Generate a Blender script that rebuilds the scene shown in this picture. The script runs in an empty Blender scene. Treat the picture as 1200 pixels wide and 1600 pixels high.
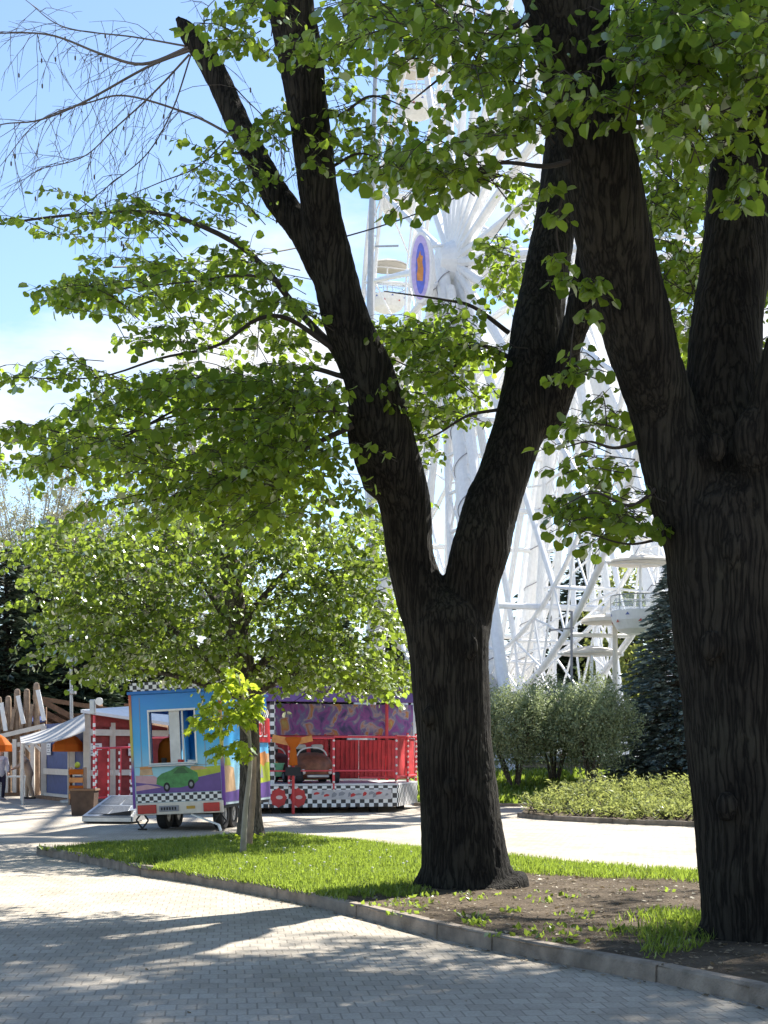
import bpy, bmesh, math, random
import numpy as np
from mathutils import Vector, noise as mnoise

# ------------------------------------------------------------------ camera, world, sun, exposure
SC = bpy.context.scene
COL = SC.collection
F, H, HOR = 2300.0, 1.6, 1176.0            # focal length in photo pixels, eye height, horizon row

cam = bpy.data.cameras.new("camera")
cam.sensor_fit = 'HORIZONTAL'; cam.sensor_width = 36.0
cam.lens = 36.0 * F / 1200.0
cam.shift_y = (HOR - 800.0) / 1200.0
cam.clip_start = 0.1; cam.clip_end = 3000
cam_o = bpy.data.objects.new("camera", cam); COL.objects.link(cam_o)
cam_o.location = (0, 0, H); cam_o.rotation_euler = (math.radians(90), 0, 0)
SC.camera = cam_o

SUN = Vector((0.58, 0.72, 1.02)).normalized()      # towards the sun
world = bpy.data.worlds.new("World"); SC.world = world; world.use_nodes = True
wn, wl = world.node_tree.nodes, world.node_tree.links
for n in list(wn): wn.remove(n)
out = wn.new("ShaderNodeOutputWorld"); bg = wn.new("ShaderNodeBackground")
sky = wn.new("ShaderNodeTexSky"); sky.sky_type = 'NISHITA'; sky.sun_disc = False
sky.sun_elevation = math.asin(SUN.z); sky.sun_rotation = math.atan2(SUN.x, SUN.y)
sky.altitude = 200; sky.air_density = 1.0; sky.dust_density = 0.25; sky.ozone_density = 2.0
tc = wn.new("ShaderNodeTexCoord")
mp = wn.new("ShaderNodeMapping"); mp.inputs['Scale'].default_value = (2.0, 2.0, 6.0); mp.inputs['Location'].default_value = (0.35, 0.1, 0.55)
cn = wn.new("ShaderNodeTexNoise"); cn.inputs['Scale'].default_value = 1.6; cn.inputs['Detail'].default_value = 7; cn.inputs['Roughness'].default_value = 0.55
sp = wn.new("ShaderNodeSeparateXYZ")
zc = wn.new("ShaderNodeValToRGB"); zc.color_ramp.interpolation = 'EASE'
for i, (q, v) in enumerate(((0.0, 0.40), (0.15, 0.28), (0.205, 0.50), (0.262, 0.62), (0.30, 0.36), (0.38, 0.18), (0.6, 0.12))):
    e = zc.color_ramp.elements[i] if i < 2 else zc.color_ramp.elements.new(q)
    e.position = q; e.color = (v, v, v, 1)
zr = wn.new("ShaderNodeMath"); zr.operation = 'MULTIPLY_ADD'; zr.inputs[1].default_value = 0.62; zr.inputs[2].default_value = -0.31
xr = wn.new("ShaderNodeMapRange"); xr.inputs['From Min'].default_value = -0.22; xr.inputs['From Max'].default_value = 0.1
xr.inputs['To Min'].default_value = -0.03; xr.inputs['To Max'].default_value = 0.15
ad = wn.new("ShaderNodeMath"); ad.operation = 'ADD'; ad2 = wn.new("ShaderNodeMath"); ad2.operation = 'ADD'
cr = wn.new("ShaderNodeValToRGB"); cr.color_ramp.elements[0].position = 0.49; cr.color_ramp.elements[1].position = 0.64
mx = wn.new("ShaderNodeMixRGB"); mx.inputs['Color2'].default_value = (4.9, 5.05, 5.3, 1)
wl.new(tc.outputs['Generated'], mp.inputs['Vector']); wl.new(mp.outputs[0], cn.inputs['Vector'])
wl.new(tc.outputs['Generated'], sp.inputs[0]); wl.new(sp.outputs['Z'], zc.inputs['Fac']); wl.new(zc.outputs['Color'], zr.inputs[0]); wl.new(sp.outputs['X'], xr.inputs['Value'])
wl.new(cn.outputs['Fac'], ad.inputs[0]); wl.new(zr.outputs[0], ad.inputs[1])
wl.new(ad.outputs[0], ad2.inputs[0]); wl.new(xr.outputs[0], ad2.inputs[1])
wl.new(ad2.outputs[0], cr.inputs['Fac']); wl.new(cr.outputs['Color'], mx.inputs['Fac'])
wl.new(sky.outputs['Color'], mx.inputs['Color1']); wl.new(mx.outputs['Color'], bg.inputs['Color'])
bg.inputs['Strength'].default_value = 0.074
wl.new(bg.outputs[0], out.inputs[0])

sl = bpy.data.lights.new("sun", 'SUN'); sl.energy = 4.2; sl.angle = math.radians(0.53); sl.color = (1.0, 0.95, 0.86)
so = bpy.data.objects.new("sun", sl); COL.objects.link(so)
so.rotation_euler = SUN.to_track_quat('Z', 'Y').to_euler(); so.location = (10, 20, 40)
SC.view_settings.view_transform = 'Standard'; SC.view_settings.look = 'None'
SC.view_settings.exposure = 1.7; SC.view_settings.gamma = 1.0
SC.cycles.max_bounces = 8; SC.cycles.transparent_max_bounces = 8; SC.cycles.transmission_bounces = 6
SC.cycles.diffuse_bounces = 4; SC.cycles.caustics_reflective = False; SC.cycles.caustics_refractive = False

rng = np.random.default_rng(7)
random.seed(7)

def P(px, py, d):
    """photo pixel at depth d -> world point"""
    return np.array(((px - 600.0) / F * d, d, H + (HOR - py) / F * d))
def GP(px, py, z=0.0):
    """photo pixel -> world point on the plane z"""
    return P(px, py, (H - z) * F / (py - HOR))

# ------------------------------------------------------------------ materials
def M(name, col, rough=0.6, metal=0.0, var=0.12, vscale=6.0, bump=0.0, bscale=60.0, spec=0.4, col2=None):
    m = bpy.data.materials.new(name); m.use_nodes = True
    nt = m.node_tree; b = nt.nodes['Principled BSDF']
    b.inputs['Roughness'].default_value = rough; b.inputs['Metallic'].default_value = metal
    b.inputs['Specular IOR Level'].default_value = spec
    c = np.array(col[:3], float)
    t = nt.nodes.new("ShaderNodeTexCoord"); nz = nt.nodes.new("ShaderNodeTexNoise")
    nz.inputs['Scale'].default_value = vscale; nz.inputs['Detail'].default_value = 5
    nt.links.new(t.outputs['Object'], nz.inputs['Vector'])
    r = nt.nodes.new("ShaderNodeValToRGB")
    a = c * (1 - var); d = np.clip(c * (1 + var), 0, 1) if col2 is None else np.array(col2[:3])
    r.color_ramp.elements[0].position = 0.32; r.color_ramp.elements[1].position = 0.68
    r.color_ramp.elements[0].color = (*a, 1); r.color_ramp.elements[1].color = (*d, 1)
    nt.links.new(nz.outputs['Fac'], r.inputs['Fac']); nt.links.new(r.outputs['Color'], b.inputs['Base Color'])
    if bump:
        n2 = nt.nodes.new("ShaderNodeTexNoise"); n2.inputs['Scale'].default_value = bscale; n2.inputs['Detail'].default_value = 4
        nt.links.new(t.outputs['Object'], n2.inputs['Vector'])
        bp = nt.nodes.new("ShaderNodeBump"); bp.inputs['Strength'].default_value = bump; bp.inputs['Distance'].default_value = 0.02
        nt.links.new(n2.outputs['Fac'], bp.inputs['Height']); nt.links.new(bp.outputs[0], b.inputs['Normal'])
    return m

def M_leaf(name, dark, light, trans, tfac=0.45, gloss=0.04):
    m = bpy.data.materials.new(name); m.use_nodes = True
    nt = m.node_tree; N, L = nt.nodes, nt.links
    for n in list(N): N.remove(n)
    o = N.new("ShaderNodeOutputMaterial"); at = N.new("ShaderNodeAttribute"); at.attribute_name = "leaf_var"
    r = N.new("ShaderNodeValToRGB"); r.color_ramp.elements[0].color = (*dark, 1); r.color_ramp.elements[1].color = (*light, 1)
    L.new(at.outputs['Fac'], r.inputs['Fac'])
    df = N.new("ShaderNodeBsdfDiffuse"); L.new(r.outputs['Color'], df.inputs['Color'])
    r2 = N.new("ShaderNodeValToRGB"); t0 = np.array(trans)
    r2.color_ramp.elements[0].color = (*(t0 * 0.7), 1); r2.color_ramp.elements[1].color = (*(t0 * 1.25), 1)
    L.new(at.outputs['Fac'], r2.inputs['Fac'])
    tr = N.new("ShaderNodeBsdfTranslucent"); L.new(r2.outputs['Color'], tr.inputs['Color'])
    mxs = N.new("ShaderNodeMixShader"); mxs.inputs[0].default_value = tfac
    L.new(df.outputs[0], mxs.inputs[1]); L.new(tr.outputs[0], mxs.inputs[2])
    gl = N.new("ShaderNodeBsdfGlossy"); gl.inputs['Roughness'].default_value = 0.38; gl.inputs['Color'].default_value = (0.9, 0.95, 0.9, 1)
    fr = N.new("ShaderNodeFresnel"); fr.inputs['IOR'].default_value = 1.35
    ml = N.new("ShaderNodeMath"); ml.operation = 'MULTIPLY'; ml.inputs[1].default_value = gloss * 6
    L.new(fr.outputs[0], ml.inputs[0])
    m2 = N.new("ShaderNodeMixShader"); L.new(ml.outputs[0], m2.inputs[0]); L.new(mxs.outputs[0], m2.inputs[1]); L.new(gl.outputs[0], m2.inputs[2])
    L.new(m2.outputs[0], o.inputs[0])
    return m

def M_bark(name, c0, c1, sx=20.0, sz=1.3, strength=1.0, dist=0.05):
    m = bpy.data.materials.new(name); m.use_nodes = True
    nt = m.node_tree; N, L = nt.nodes, nt.links; b = N['Principled BSDF']
    b.inputs['Roughness'].default_value = 0.9; b.inputs['Specular IOR Level'].default_value = 0.15
    g = N.new("ShaderNodeNewGeometry"); wv = N.new("ShaderNodeTexNoise"); wv.inputs['Scale'].default_value = 2.0
    L.new(g.outputs['Position'], wv.inputs['Vector'])
    av = N.new("ShaderNodeVectorMath"); av.operation = 'MULTIPLY_ADD'; av.inputs[1].default_value = (0.10, 0.10, 0.10)
    L.new(wv.outputs['Color'], av.inputs[0]); L.new(g.outputs['Position'], av.inputs[2])
    mpn = N.new("ShaderNodeMapping"); mpn.inputs['Scale'].default_value = (sx, sx, sz); L.new(av.outputs[0], mpn.inputs['Vector'])
    v = N.new("ShaderNodeTexNoise"); v.inputs['Scale'].default_value = 1.0; v.inputs['Detail'].default_value = 3; v.inputs['Roughness'].default_value = 0.5
    L.new(mpn.outputs[0], v.inputs['Vector'])
    ab = N.new("ShaderNodeMath"); ab.operation = 'SUBTRACT'; ab.inputs[1].default_value = 0.5; L.new(v.outputs['Fac'], ab.inputs[0])
    a2 = N.new("ShaderNodeMath"); a2.operation = 'ABSOLUTE'; L.new(ab.outputs[0], a2.inputs[0])
    mr = N.new("ShaderNodeMapRange"); mr.inputs['From Min'].default_value = 0.0; mr.inputs['From Max'].default_value = 0.13; L.new(a2.outputs[0], mr.inputs['Value'])
    n = N.new("ShaderNodeTexNoise"); n.inputs['Scale'].default_value = 3.0; n.inputs['Detail'].default_value = 8; n.inputs['Roughness'].default_value = 0.7
    L.new(mpn.outputs[0], n.inputs['Vector'])
    mu = N.new("ShaderNodeMath"); mu.operation = 'MULTIPLY'; L.new(mr.outputs[0], mu.inputs[0]); L.new(n.outputs['Fac'], mu.inputs[1])
    r = N.new("ShaderNodeValToRGB"); r.color_ramp.elements[0].color = (*c0, 1); r.color_ramp.elements[1].color = (*c1, 1)
    r.color_ramp.elements[0].position = 0.02; r.color_ramp.elements[1].position = 0.5
    ln = N.new("ShaderNodeTexNoise"); ln.inputs['Scale'].default_value = 1.7; ln.inputs['Detail'].default_value = 6; ln.inputs['Roughness'].default_value = 0.65
    L.new(g.outputs['Position'], ln.inputs['Vector'])
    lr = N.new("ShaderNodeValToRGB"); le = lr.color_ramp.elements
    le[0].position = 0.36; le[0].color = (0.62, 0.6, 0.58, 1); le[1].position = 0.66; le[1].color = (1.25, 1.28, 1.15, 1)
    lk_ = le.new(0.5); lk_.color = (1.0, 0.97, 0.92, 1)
    L.new(ln.outputs['Fac'], lr.inputs['Fac'])
    lm = N.new("ShaderNodeMixRGB"); lm.blend_type = 'MULTIPLY'; lm.inputs[0].default_value = 1.0
    L.new(mu.outputs[0], r.inputs['Fac']); L.new(r.outputs['Color'], lm.inputs[1]); L.new(lr.outputs['Color'], lm.inputs[2]); L.new(lm.outputs[0], b.inputs['Base Color'])
    bp = N.new("ShaderNodeBump"); bp.inputs['Strength'].default_value = strength; bp.inputs['Distance'].default_value = dist
    L.new(mu.outputs[0], bp.inputs['Height']); L.new(bp.outputs[0], b.inputs['Normal'])
    return m

def M_pavers():
    m = bpy.data.materials.new("pavers"); m.use_nodes = True
    nt = m.node_tree; N, L = nt.nodes, nt.links; b = N['Principled BSDF']
    b.inputs['Roughness'].default_value = 0.85; b.inputs['Specular IOR Level'].default_value = 0.25
    g = N.new("ShaderNodeNewGeometry")
    w = N.new("ShaderNodeTexNoise"); w.inputs['Scale'].default_value = 1.1; L.new(g.outputs['Position'], w.inputs['Vector'])
    av = N.new("ShaderNodeVectorMath"); av.operation = 'MULTIPLY_ADD'; av.inputs[1].default_value = (0.025, 0.025, 0)
    L.new(w.outputs['Color'], av.inputs[0]); L.new(g.outputs['Position'], av.inputs[2])
    mpn = N.new("ShaderNodeMapping"); mpn.inputs['Rotation'].default_value = (0, 0, math.radians(-6)); L.new(av.outputs[0], mpn.inputs['Vector'])
    bt = N.new("ShaderNodeTexBrick"); bt.inputs['Scale'].default_value = 1.0; bt.inputs['Brick Width'].default_value = 0.125
    bt.inputs['Row Height'].default_value = 0.21; bt.inputs['Mortar Size'].default_value = 0.007; bt.inputs['Mortar Smooth'].default_value = 0.4
    bt.inputs['Bias'].default_value = 0.0
    bt.inputs['Color1'].default_value = (0.385, 0.34, 0.28, 1); bt.inputs['Color2'].default_value = (0.47, 0.42, 0.35, 1)
    bt.inputs['Mortar'].default_value = (0.29, 0.255, 0.21, 1)
    L.new(mpn.outputs[0], bt.inputs['Vector'])
    n = N.new("ShaderNodeTexNoise"); n.inputs['Scale'].default_value = 0.55; n.inputs['Detail'].default_value = 8; n.inputs['Roughness'].default_value = 0.7
    L.new(g.outputs['Position'], n.inputs['Vector'])
    r = N.new("ShaderNodeValToRGB"); r.color_ramp.elements[0].position = 0.34; r.color_ramp.elements[0].color = (0.66, 0.65, 0.63, 1)
    r.color_ramp.elements[1].position = 0.6; r.color_ramp.elements[1].color = (1.0, 1.0, 1.0, 1)
    L.new(n.outputs['Fac'], r.inputs['Fac'])
    n3 = N.new("ShaderNodeTexNoise"); n3.inputs['Scale'].default_value = 45; n3.inputs['Detail'].default_value = 4; L.new(g.outputs['Position'], n3.inputs['Vector'])
    r3 = N.new("ShaderNodeValToRGB"); r3.color_ramp.elements[0].position = 0.25; r3.color_ramp.elements[0].color = (0.78, 0.78, 0.78, 1); r3.color_ramp.elements[1].position = 0.6; r3.color_ramp.elements[1].color = (1.05, 1.05, 1.05, 1)
    L.new(n3.outputs['Fac'], r3.inputs['Fac'])
    x1 = N.new("ShaderNodeMixRGB"); x1.blend_type = 'MULTIPLY'; x1.inputs[0].default_value = 1; L.new(bt.outputs['Color'], x1.inputs[1]); L.new(r.outputs['Color'], x1.inputs[2])
    x2 = N.new("ShaderNodeMixRGB"); x2.blend_type = 'MULTIPLY'; x2.inputs[0].default_value = 1; L.new(x1.outputs[0], x2.inputs[1]); L.new(r3.outputs['Color'], x2.inputs[2])
    L.new(x2.outputs[0], b.inputs['Base Color'])
    iv = N.new("ShaderNodeMath"); iv.operation = 'SUBTRACT'; iv.inputs[0].default_value = 1.0; L.new(bt.outputs['Fac'], iv.inputs[1])
    aa = N.new("ShaderNodeMath"); aa.operation = 'MULTIPLY_ADD'; aa.inputs[1].default_value = 0.35; L.new(n3.outputs['Fac'], aa.inputs[0]); L.new(iv.outputs[0], aa.inputs[2])
    bp = N.new("ShaderNodeBump"); bp.inputs['Strength'].default_value = 0.5; bp.inputs['Distance'].default_value = 0.009
    L.new(aa.outputs[0], bp.inputs['Height']); L.new(bp.outputs[0], b.inputs['Normal'])
    return m

def M_soil():
    m = bpy.data.materials.new("soil"); m.use_nodes = True
    nt = m.node_tree; N, L = nt.nodes, nt.links; b = N['Principled BSDF']
    b.inputs['Roughness'].default_value = 0.95; b.inputs['Specular IOR Level'].default_value = 0.1
    g = N.new("ShaderNodeNewGeometry")
    n = N.new("ShaderNodeTexNoise"); n.inputs['Scale'].default_value = 3.0; n.inputs['Detail'].default_value = 10; n.inputs['Roughness'].default_value = 0.7
    L.new(g.outputs['Position'], n.inputs['Vector'])
    r = N.new("ShaderNodeValToRGB"); r.color_ramp.elements[0].position = 0.3; r.color_ramp.elements[0].color = (0.045, 0.034, 0.024, 1)
    r.color_ramp.elements[1].position = 0.7; r.color_ramp.elements[1].color = (0.135, 0.105, 0.075, 1)
    L.new(n.outputs['Fac'], r.inputs['Fac']); L.new(r.outputs['Color'], b.inputs['Base Color'])
    n2 = N.new("ShaderNodeTexNoise"); n2.inputs['Scale'].default_value = 28; n2.inputs['Detail'].default_value = 6; L.new(g.outputs['Position'], n2.inputs['Vector'])
    bp = N.new("ShaderNodeBump"); bp.inputs['Strength'].default_value = 0.9; bp.inputs['Distance'].default_value = 0.04
    L.new(n2.outputs['Fac'], bp.inputs['Height']); L.new(bp.outputs[0], b.inputs['Normal'])
    return m

def M_checker(name, s, a=(0.03, 0.03, 0.035), b_=(0.8, 0.8, 0.8), axes=('X', 'Z')):
    m = bpy.data.materials.new(name); m.use_nodes = True
    nt = m.node_tree; N, L = nt.nodes, nt.links; b = N['Principled BSDF']; b.inputs['Roughness'].default_value = 0.45
    t = N.new("ShaderNodeTexCoord"); sx = N.new("ShaderNodeSeparateXYZ"); L.new(t.outputs['Object'], sx.inputs[0])
    cb = N.new("ShaderNodeCombineXYZ"); cb.inputs[2].default_value = 0.5 * s
    L.new(sx.outputs[axes[0]], cb.inputs[0]); L.new(sx.outputs[axes[1]], cb.inputs[1])
    ck = N.new("ShaderNodeTexChecker"); ck.inputs['Scale'].default_value = 1.0 / s
    ck.inputs['Color1'].default_value = (*a, 1); ck.inputs['Color2'].default_value = (*b_, 1)
    L.new(cb.outputs[0], ck.inputs['Vector']); L.new(ck.outputs['Color'], b.inputs['Base Color'])
    return m

def M_print(name, stops, rough=0.4):
    """printed vinyl: colour bands by height (object Z, metres)"""
    m = bpy.data.materials.new(name); m.use_nodes = True
    nt = m.node_tree; N, L = nt.nodes, nt.links; b = N['Principled BSDF']; b.inputs['Roughness'].default_value = rough
    t = N.new("ShaderNodeTexCoord"); sx = N.new("ShaderNodeSeparateXYZ"); L.new(t.outputs['Object'], sx.inputs[0])
    mr = N.new("ShaderNodeMapRange"); mr.inputs['From Min'].default_value = stops[0][0]; mr.inputs['From Max'].default_value = stops[-1][0]
    L.new(sx.outputs['Z'], mr.inputs['Value'])
    r = N.new("ShaderNodeValToRGB"); e = r.color_ramp.elements
    z0, z1 = stops[0][0], stops[-1][0]
    e[0].position = 0; e[0].color = (*stops[0][1], 1); e[1].position = 1; e[1].color = (*stops[-1][1], 1)
    for z, c in stops[1:-1]:
        k = e.new((z - z0) / (z1 - z0)); k.color = (*c, 1)
    nz = N.new("ShaderNodeTexNoise"); nz.inputs['Scale'].default_value = 4; L.new(t.outputs['Object'], nz.inputs['Vector'])
    hs = N.new("ShaderNodeMixRGB"); hs.blend_type = 'MULTIPLY'; hs.inputs[0].default_value = 0.12
    L.new(mr.outputs[0], r.inputs['Fac']); L.new(r.outputs['Color'], hs.inputs[1]); L.new(nz.outputs['Color'], hs.inputs[2])
    L.new(hs.outputs[0], b.inputs['Base Color'])
    return m

def M_glass(name, col=(0.85, 0.92, 0.95), alpha=0.25):
    m = bpy.data.materials.new(name); m.use_nodes = True
    b = m.node_tree.nodes['Principled BSDF']; b.inputs['Base Color'].default_value = (*col, 1)
    b.inputs['Roughness'].default_value = 0.08; b.inputs['Alpha'].default_value = alpha
    return m

# ------------------------------------------------------------------ mesh building
class G:
    def __init__(s): s.v = []; s.n = 0; s.loops = []; s.sizes = []; s.mi = []; s.attr = []
    def add(s, v, faces, m=0):
        v = np.asarray(v, float).reshape(-1, 3)
        if isinstance(faces, np.ndarray):
            s.loops.append((faces + s.n).ravel()); k = faces.shape[0]
            s.sizes.append(np.full(k, faces.shape[1])); s.mi.append(np.full(k, m))
        else:
            for f in faces:
                s.loops.append(np.asarray(f) + s.n); s.sizes.append(np.array([len(f)])); s.mi.append(np.array([m]))
        s.v.append(v); s.n += len(v); return s
    def box(s, lo, hi, m=0):
        x0, y0, z0 = lo; x1, y1, z1 = hi
        v = [(x0,y0,z0),(x1,y0,z0),(x1,y1,z0),(x0,y1,z0),(x0,y0,z1),(x1,y0,z1),(x1,y1,z1),(x0,y1,z1)]
        return s.add(v, np.array([(0,3,2,1),(4,5,6,7),(0,1,5,4),(1,2,6,5),(2,3,7,6),(3,0,4,7)]), m)
    def bbox(s, lo, hi, bev=0.015, m=0):
        """box with chamfered edges"""
        bm = bmesh.new(); bmesh.ops.create_cube(bm, size=1)
        lo = np.array(lo, float); hi = np.array(hi, float)
        for vv in bm.verts: vv.co = Vector(lo + (np.array(vv.co) + 0.5) * (hi - lo))
        bmesh.ops.bevel(bm, geom=list(bm.edges), offset=bev, segments=2, affect='EDGES', profile=0.5)
        return s.bm(bm, m)
    def bm(s, bm, m=0):
        bm.verts.ensure_lookup_table(); bm.verts.index_update()
        v = [tuple(x.co) for x in bm.verts]; f = [[x.index for x in ff.verts] for ff in bm.faces]
        bm.free(); return s.add(v, f, m)
    def tube(s, pts, radii, n=8, m=0, cap=True, rnd=False, twist=0.0):
        pts = np.asarray(pts, float); k = len(pts)
        radii = np.full(k, radii, float) if np.isscalar(radii) else np.asarray(radii, float)
        if rnd:
            d0 = pts[0] - pts[1]; d0 /= np.linalg.norm(d0) + 1e-9; d1 = pts[-1] - pts[-2]; d1 /= np.linalg.norm(d1) + 1e-9
            a = np.array([0.999, 0.86, 0.5]); c = np.array([0.45, 0.86, 1.0])
            cs = np.sqrt(np.maximum(0.0004, 1 - np.array([0.97, 0.8, 0.45]) ** 2))
            pre = [pts[0] + d0 * radii[0] * q for q in (0.97, 0.8, 0.45)]; post = [pts[-1] + d1 * radii[-1] * q for q in (0.45, 0.8, 0.97)]
            radii = np.concatenate([radii[0] * cs, radii, radii[-1] * cs[::-1]]); pts = np.concatenate([pre, pts, post]); k = len(pts)
        tan = np.gradient(pts, axis=0); tan /= np.linalg.norm(tan, axis=1, keepdims=True) + 1e-12
        ref = np.array((0, 0, 1.0)) if abs(tan[0][2]) < 0.9 else np.array((1.0, 0, 0))
        u = np.cross(ref, tan[0]); u /= np.linalg.norm(u)
        ang = np.arange(n) / n * 2 * math.pi + (math.pi / n)
        rings = []
        for i in range(k):
            u = u - tan[i] * np.dot(u, tan[i]); u /= np.linalg.norm(u) + 1e-12
            w = np.cross(tan[i], u)
            rings.append(pts[i] + radii[i] * (np.cos(ang)[:, None] * u + np.sin(ang)[:, None] * w))
        v = np.concatenate(rings)
        i = np.arange(k - 1)[:, None] * n; j = np.arange(n)[None, :]; j2 = (j + 1) % n
        f = np.stack([i + j, i + j2, i + n + j2, i + n + j], -1).reshape(-1, 4)
        base = s.n
        s.add(v, f, m)
        if cap:
            s.loops.append(base + np.arange(n)[::-1]); s.loops.append(base + (k - 1) * n + np.arange(n))
            s.sizes.append(np.array([n, n])); s.mi.append(np.array([m, m]))
        return s
    def beam(s, a, b, w, h=None, m=0, up=(0, 0, 1)):
        """rectangular bar from a to b"""
        a = np.asarray(a, float); b = np.asarray(b, float); h = h or w
        t = b - a; t /= np.linalg.norm(t); up = np.asarray(up, float)
        if abs(np.dot(t, up)) > 0.95: up = np.array((0, 1.0, 0))
        x = np.cross(t, up); x /= np.linalg.norm(x); y = np.cross(x, t)
        v = [p + x * sx * w / 2 + y * sy * h / 2 for p in (a, b) for sx, sy in ((-1,-1),(1,-1),(1,1),(-1,1))]
        return s.add(v, np.array([(0,1,2,3),(7,6,5,4),(0,4,5,1),(1,5,6,2),(2,6,7,3),(3,7,4,0)]), m)
    def lathe(s, prof, c=(0, 0, 0), n=20, m=0):
        """profile of (r, z) turned about the vertical through c"""
        c = np.asarray(c, float); a = np.arange(n) / n * 2 * math.pi
        v = np.concatenate([np.stack([c[0] + r * np.cos(a), c[1] + r * np.sin(a), np.full(n, c[2] + z)], -1) for r, z in prof])
        k = len(prof); i = np.arange(k - 1)[:, None] * n; j = np.arange(n)[None, :]; j2 = (j + 1) % n
        f = np.stack([i + j, i + j2, i + n + j2, i + n + j], -1).reshape(-1, 4)
        return s.add(v, f, m)
    def ball(s, c, r, m=0, n=10):
        r = np.array((r, r, r), float) if np.isscalar(r) else np.asarray(r, float)
        th = np.linspace(0.02, math.pi - 0.02, n // 2 + 2); a = np.arange(n) / n * 2 * math.pi
        v = np.concatenate([np.stack([np.sin(t) * np.cos(a), np.sin(t) * np.sin(a), np.full(n, -math.cos(t))], -1) for t in th]) * r + np.asarray(c)
        k = len(th); i = np.arange(k - 1)[:, None] * n; j = np.arange(n)[None, :]; j2 = (j + 1) % n
        f = np.stack([i + j, i + j2, i + n + j2, i + n + j], -1).reshape(-1, 4)
        return s.add(v, f, m)
    def poly(s, pts, thick, m=0, nrm=None):
        """flat polygon pushed out along its normal by thick"""
        p = np.asarray(pts, float); k = len(p)
        if nrm is None:
            nrm = np.zeros(3)
            for i in range(k): nrm += np.cross(p[i], p[(i + 1) % k])
        nrm = np.asarray(nrm, float); nrm = nrm / np.linalg.norm(nrm)
        v = np.concatenate([p, p + nrm * thick])
        f = [list(range(k))[::-1], [k + i for i in range(k)]] + [[i, (i + 1) % k, k + (i + 1) % k, k + i] for i in range(k)]
        return s.add(v, f, m)
    def mesh(s, name, mats, smooth=False, off=(0, 0, 0)):
        me = bpy.data.meshes.new(name)
        v = np.concatenate(s.v) - np.asarray(off)
        lp = np.concatenate(s.loops).astype(np.int32); sz = np.concatenate(s.sizes).astype(np.int32)
        me.vertices.add(len(v)); me.vertices.foreach_set("co", v.astype(np.float32).ravel())
        me.loops.add(len(lp)); me.loops.foreach_set("vertex_index", lp)
        me.polygons.add(len(sz)); st = np.concatenate([[0], np.cumsum(sz)[:-1]]).astype(np.int32)
        me.polygons.foreach_set("loop_start", st)
        try: me.polygons.foreach_set("loop_total", sz)
        except Exception: pass
        mats = mats if isinstance(mats, (list, tuple)) else [mats]
        for x in mats: me.materials.append(x)
        me.polygons.foreach_set("material_index", np.concatenate(s.mi).astype(np.int32))
        me.polygons.foreach_set("use_smooth", np.full(len(sz), bool(smooth)))
        me.update(calc_edges=True); me.validate()
        return me
    def obj(s, name, mats, parent=None, smooth=False, local=False, loc=None):
        """link as one object; with a parent the vertices are world coordinates unless local"""
        off = (0, 0, 0)
        if parent is not None and not local: off = np.array(base_of(parent))
        elif loc is not None: off = np.array(loc)
        o = bpy.data.objects.new(name, s.mesh(name, mats, smooth, off)); COL.objects.link(o)
        if parent is not None: o.parent = parent
        elif loc is not None: o.location = loc
        return o

def base_of(o):
    p = np.zeros(3)
    while o is not None: p = p + np.array(o.location); o = o.parent
    return p
def tag(o, label=None, cat=None, group=None, kind=None):
    if label: o['label'] = label
    if cat: o['category'] = cat
    if group: o['group'] = group
    if kind: o['kind'] = kind
    return o
def thing(name, label, cat, loc=(0, 0, 0), rz=0.0, group=None, ry=0.0):
    o = bpy.data.objects.new(name, None); COL.objects.link(o)
    o.location = tuple(float(c) for c in loc); o.rotation_euler = (0, ry, rz); o.empty_display_size = 0.3
    return tag(o, label, cat, group)
def copy_tree(o, parent=None):
    c = o.copy(); COL.objects.link(c)
    if parent is not None: c.parent = parent
    for ch in list(o.children): copy_tree(ch, c)
    return c
def structure(o): o['kind'] = 'structure'; return o

def fuse(g, voxel, smooth_it=4, bump=None):
    """closed overlapping tubes -> one continuous skin (voxel union), optional lumpiness"""
    me = g.mesh("tmp", [M_DUMMY]); o = bpy.data.objects.new("tmp", me); COL.objects.link(o)
    r = o.modifiers.new("r", 'REMESH'); r.mode = 'VOXEL'; r.voxel_size = voxel
    if smooth_it:
        sm = o.modifiers.new("s", 'SMOOTH'); sm.iterations = smooth_it; sm.factor = 0.5
    dg = bpy.context.evaluated_depsgraph_get(); dg.update()
    m2 = bpy.data.meshes.new_from_object(o.evaluated_get(dg))
    bpy.data.objects.remove(o); bpy.data.meshes.remove(me)
    n = len(m2.vertices); co = np.empty(n * 3, np.float32); m2.vertices.foreach_get("co", co); co = co.reshape(-1, 3)
    nr = np.empty(n * 3, np.float32); m2.vertices.foreach_get("normal", nr); nr = nr.reshape(-1, 3)
    if bump: co = co + nr * np.array([bump(c) for c in co])[:, None]
    k = len(m2.polygons); tot = np.empty(k, np.int32); m2.polygons.foreach_get("loop_total", tot)
    lv = np.empty(int(tot.sum()), np.int32); m2.loops.foreach_get("vertex_index", lv)
    bpy.data.meshes.remove(m2)
    q = G(); q.v = [co.astype(float)]; q.n = n; q.loops = [lv]; q.sizes = [tot]; q.mi = [np.zeros(k, int)]
    return q
M_DUMMY = bpy.data.materials.new("plain")

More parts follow.
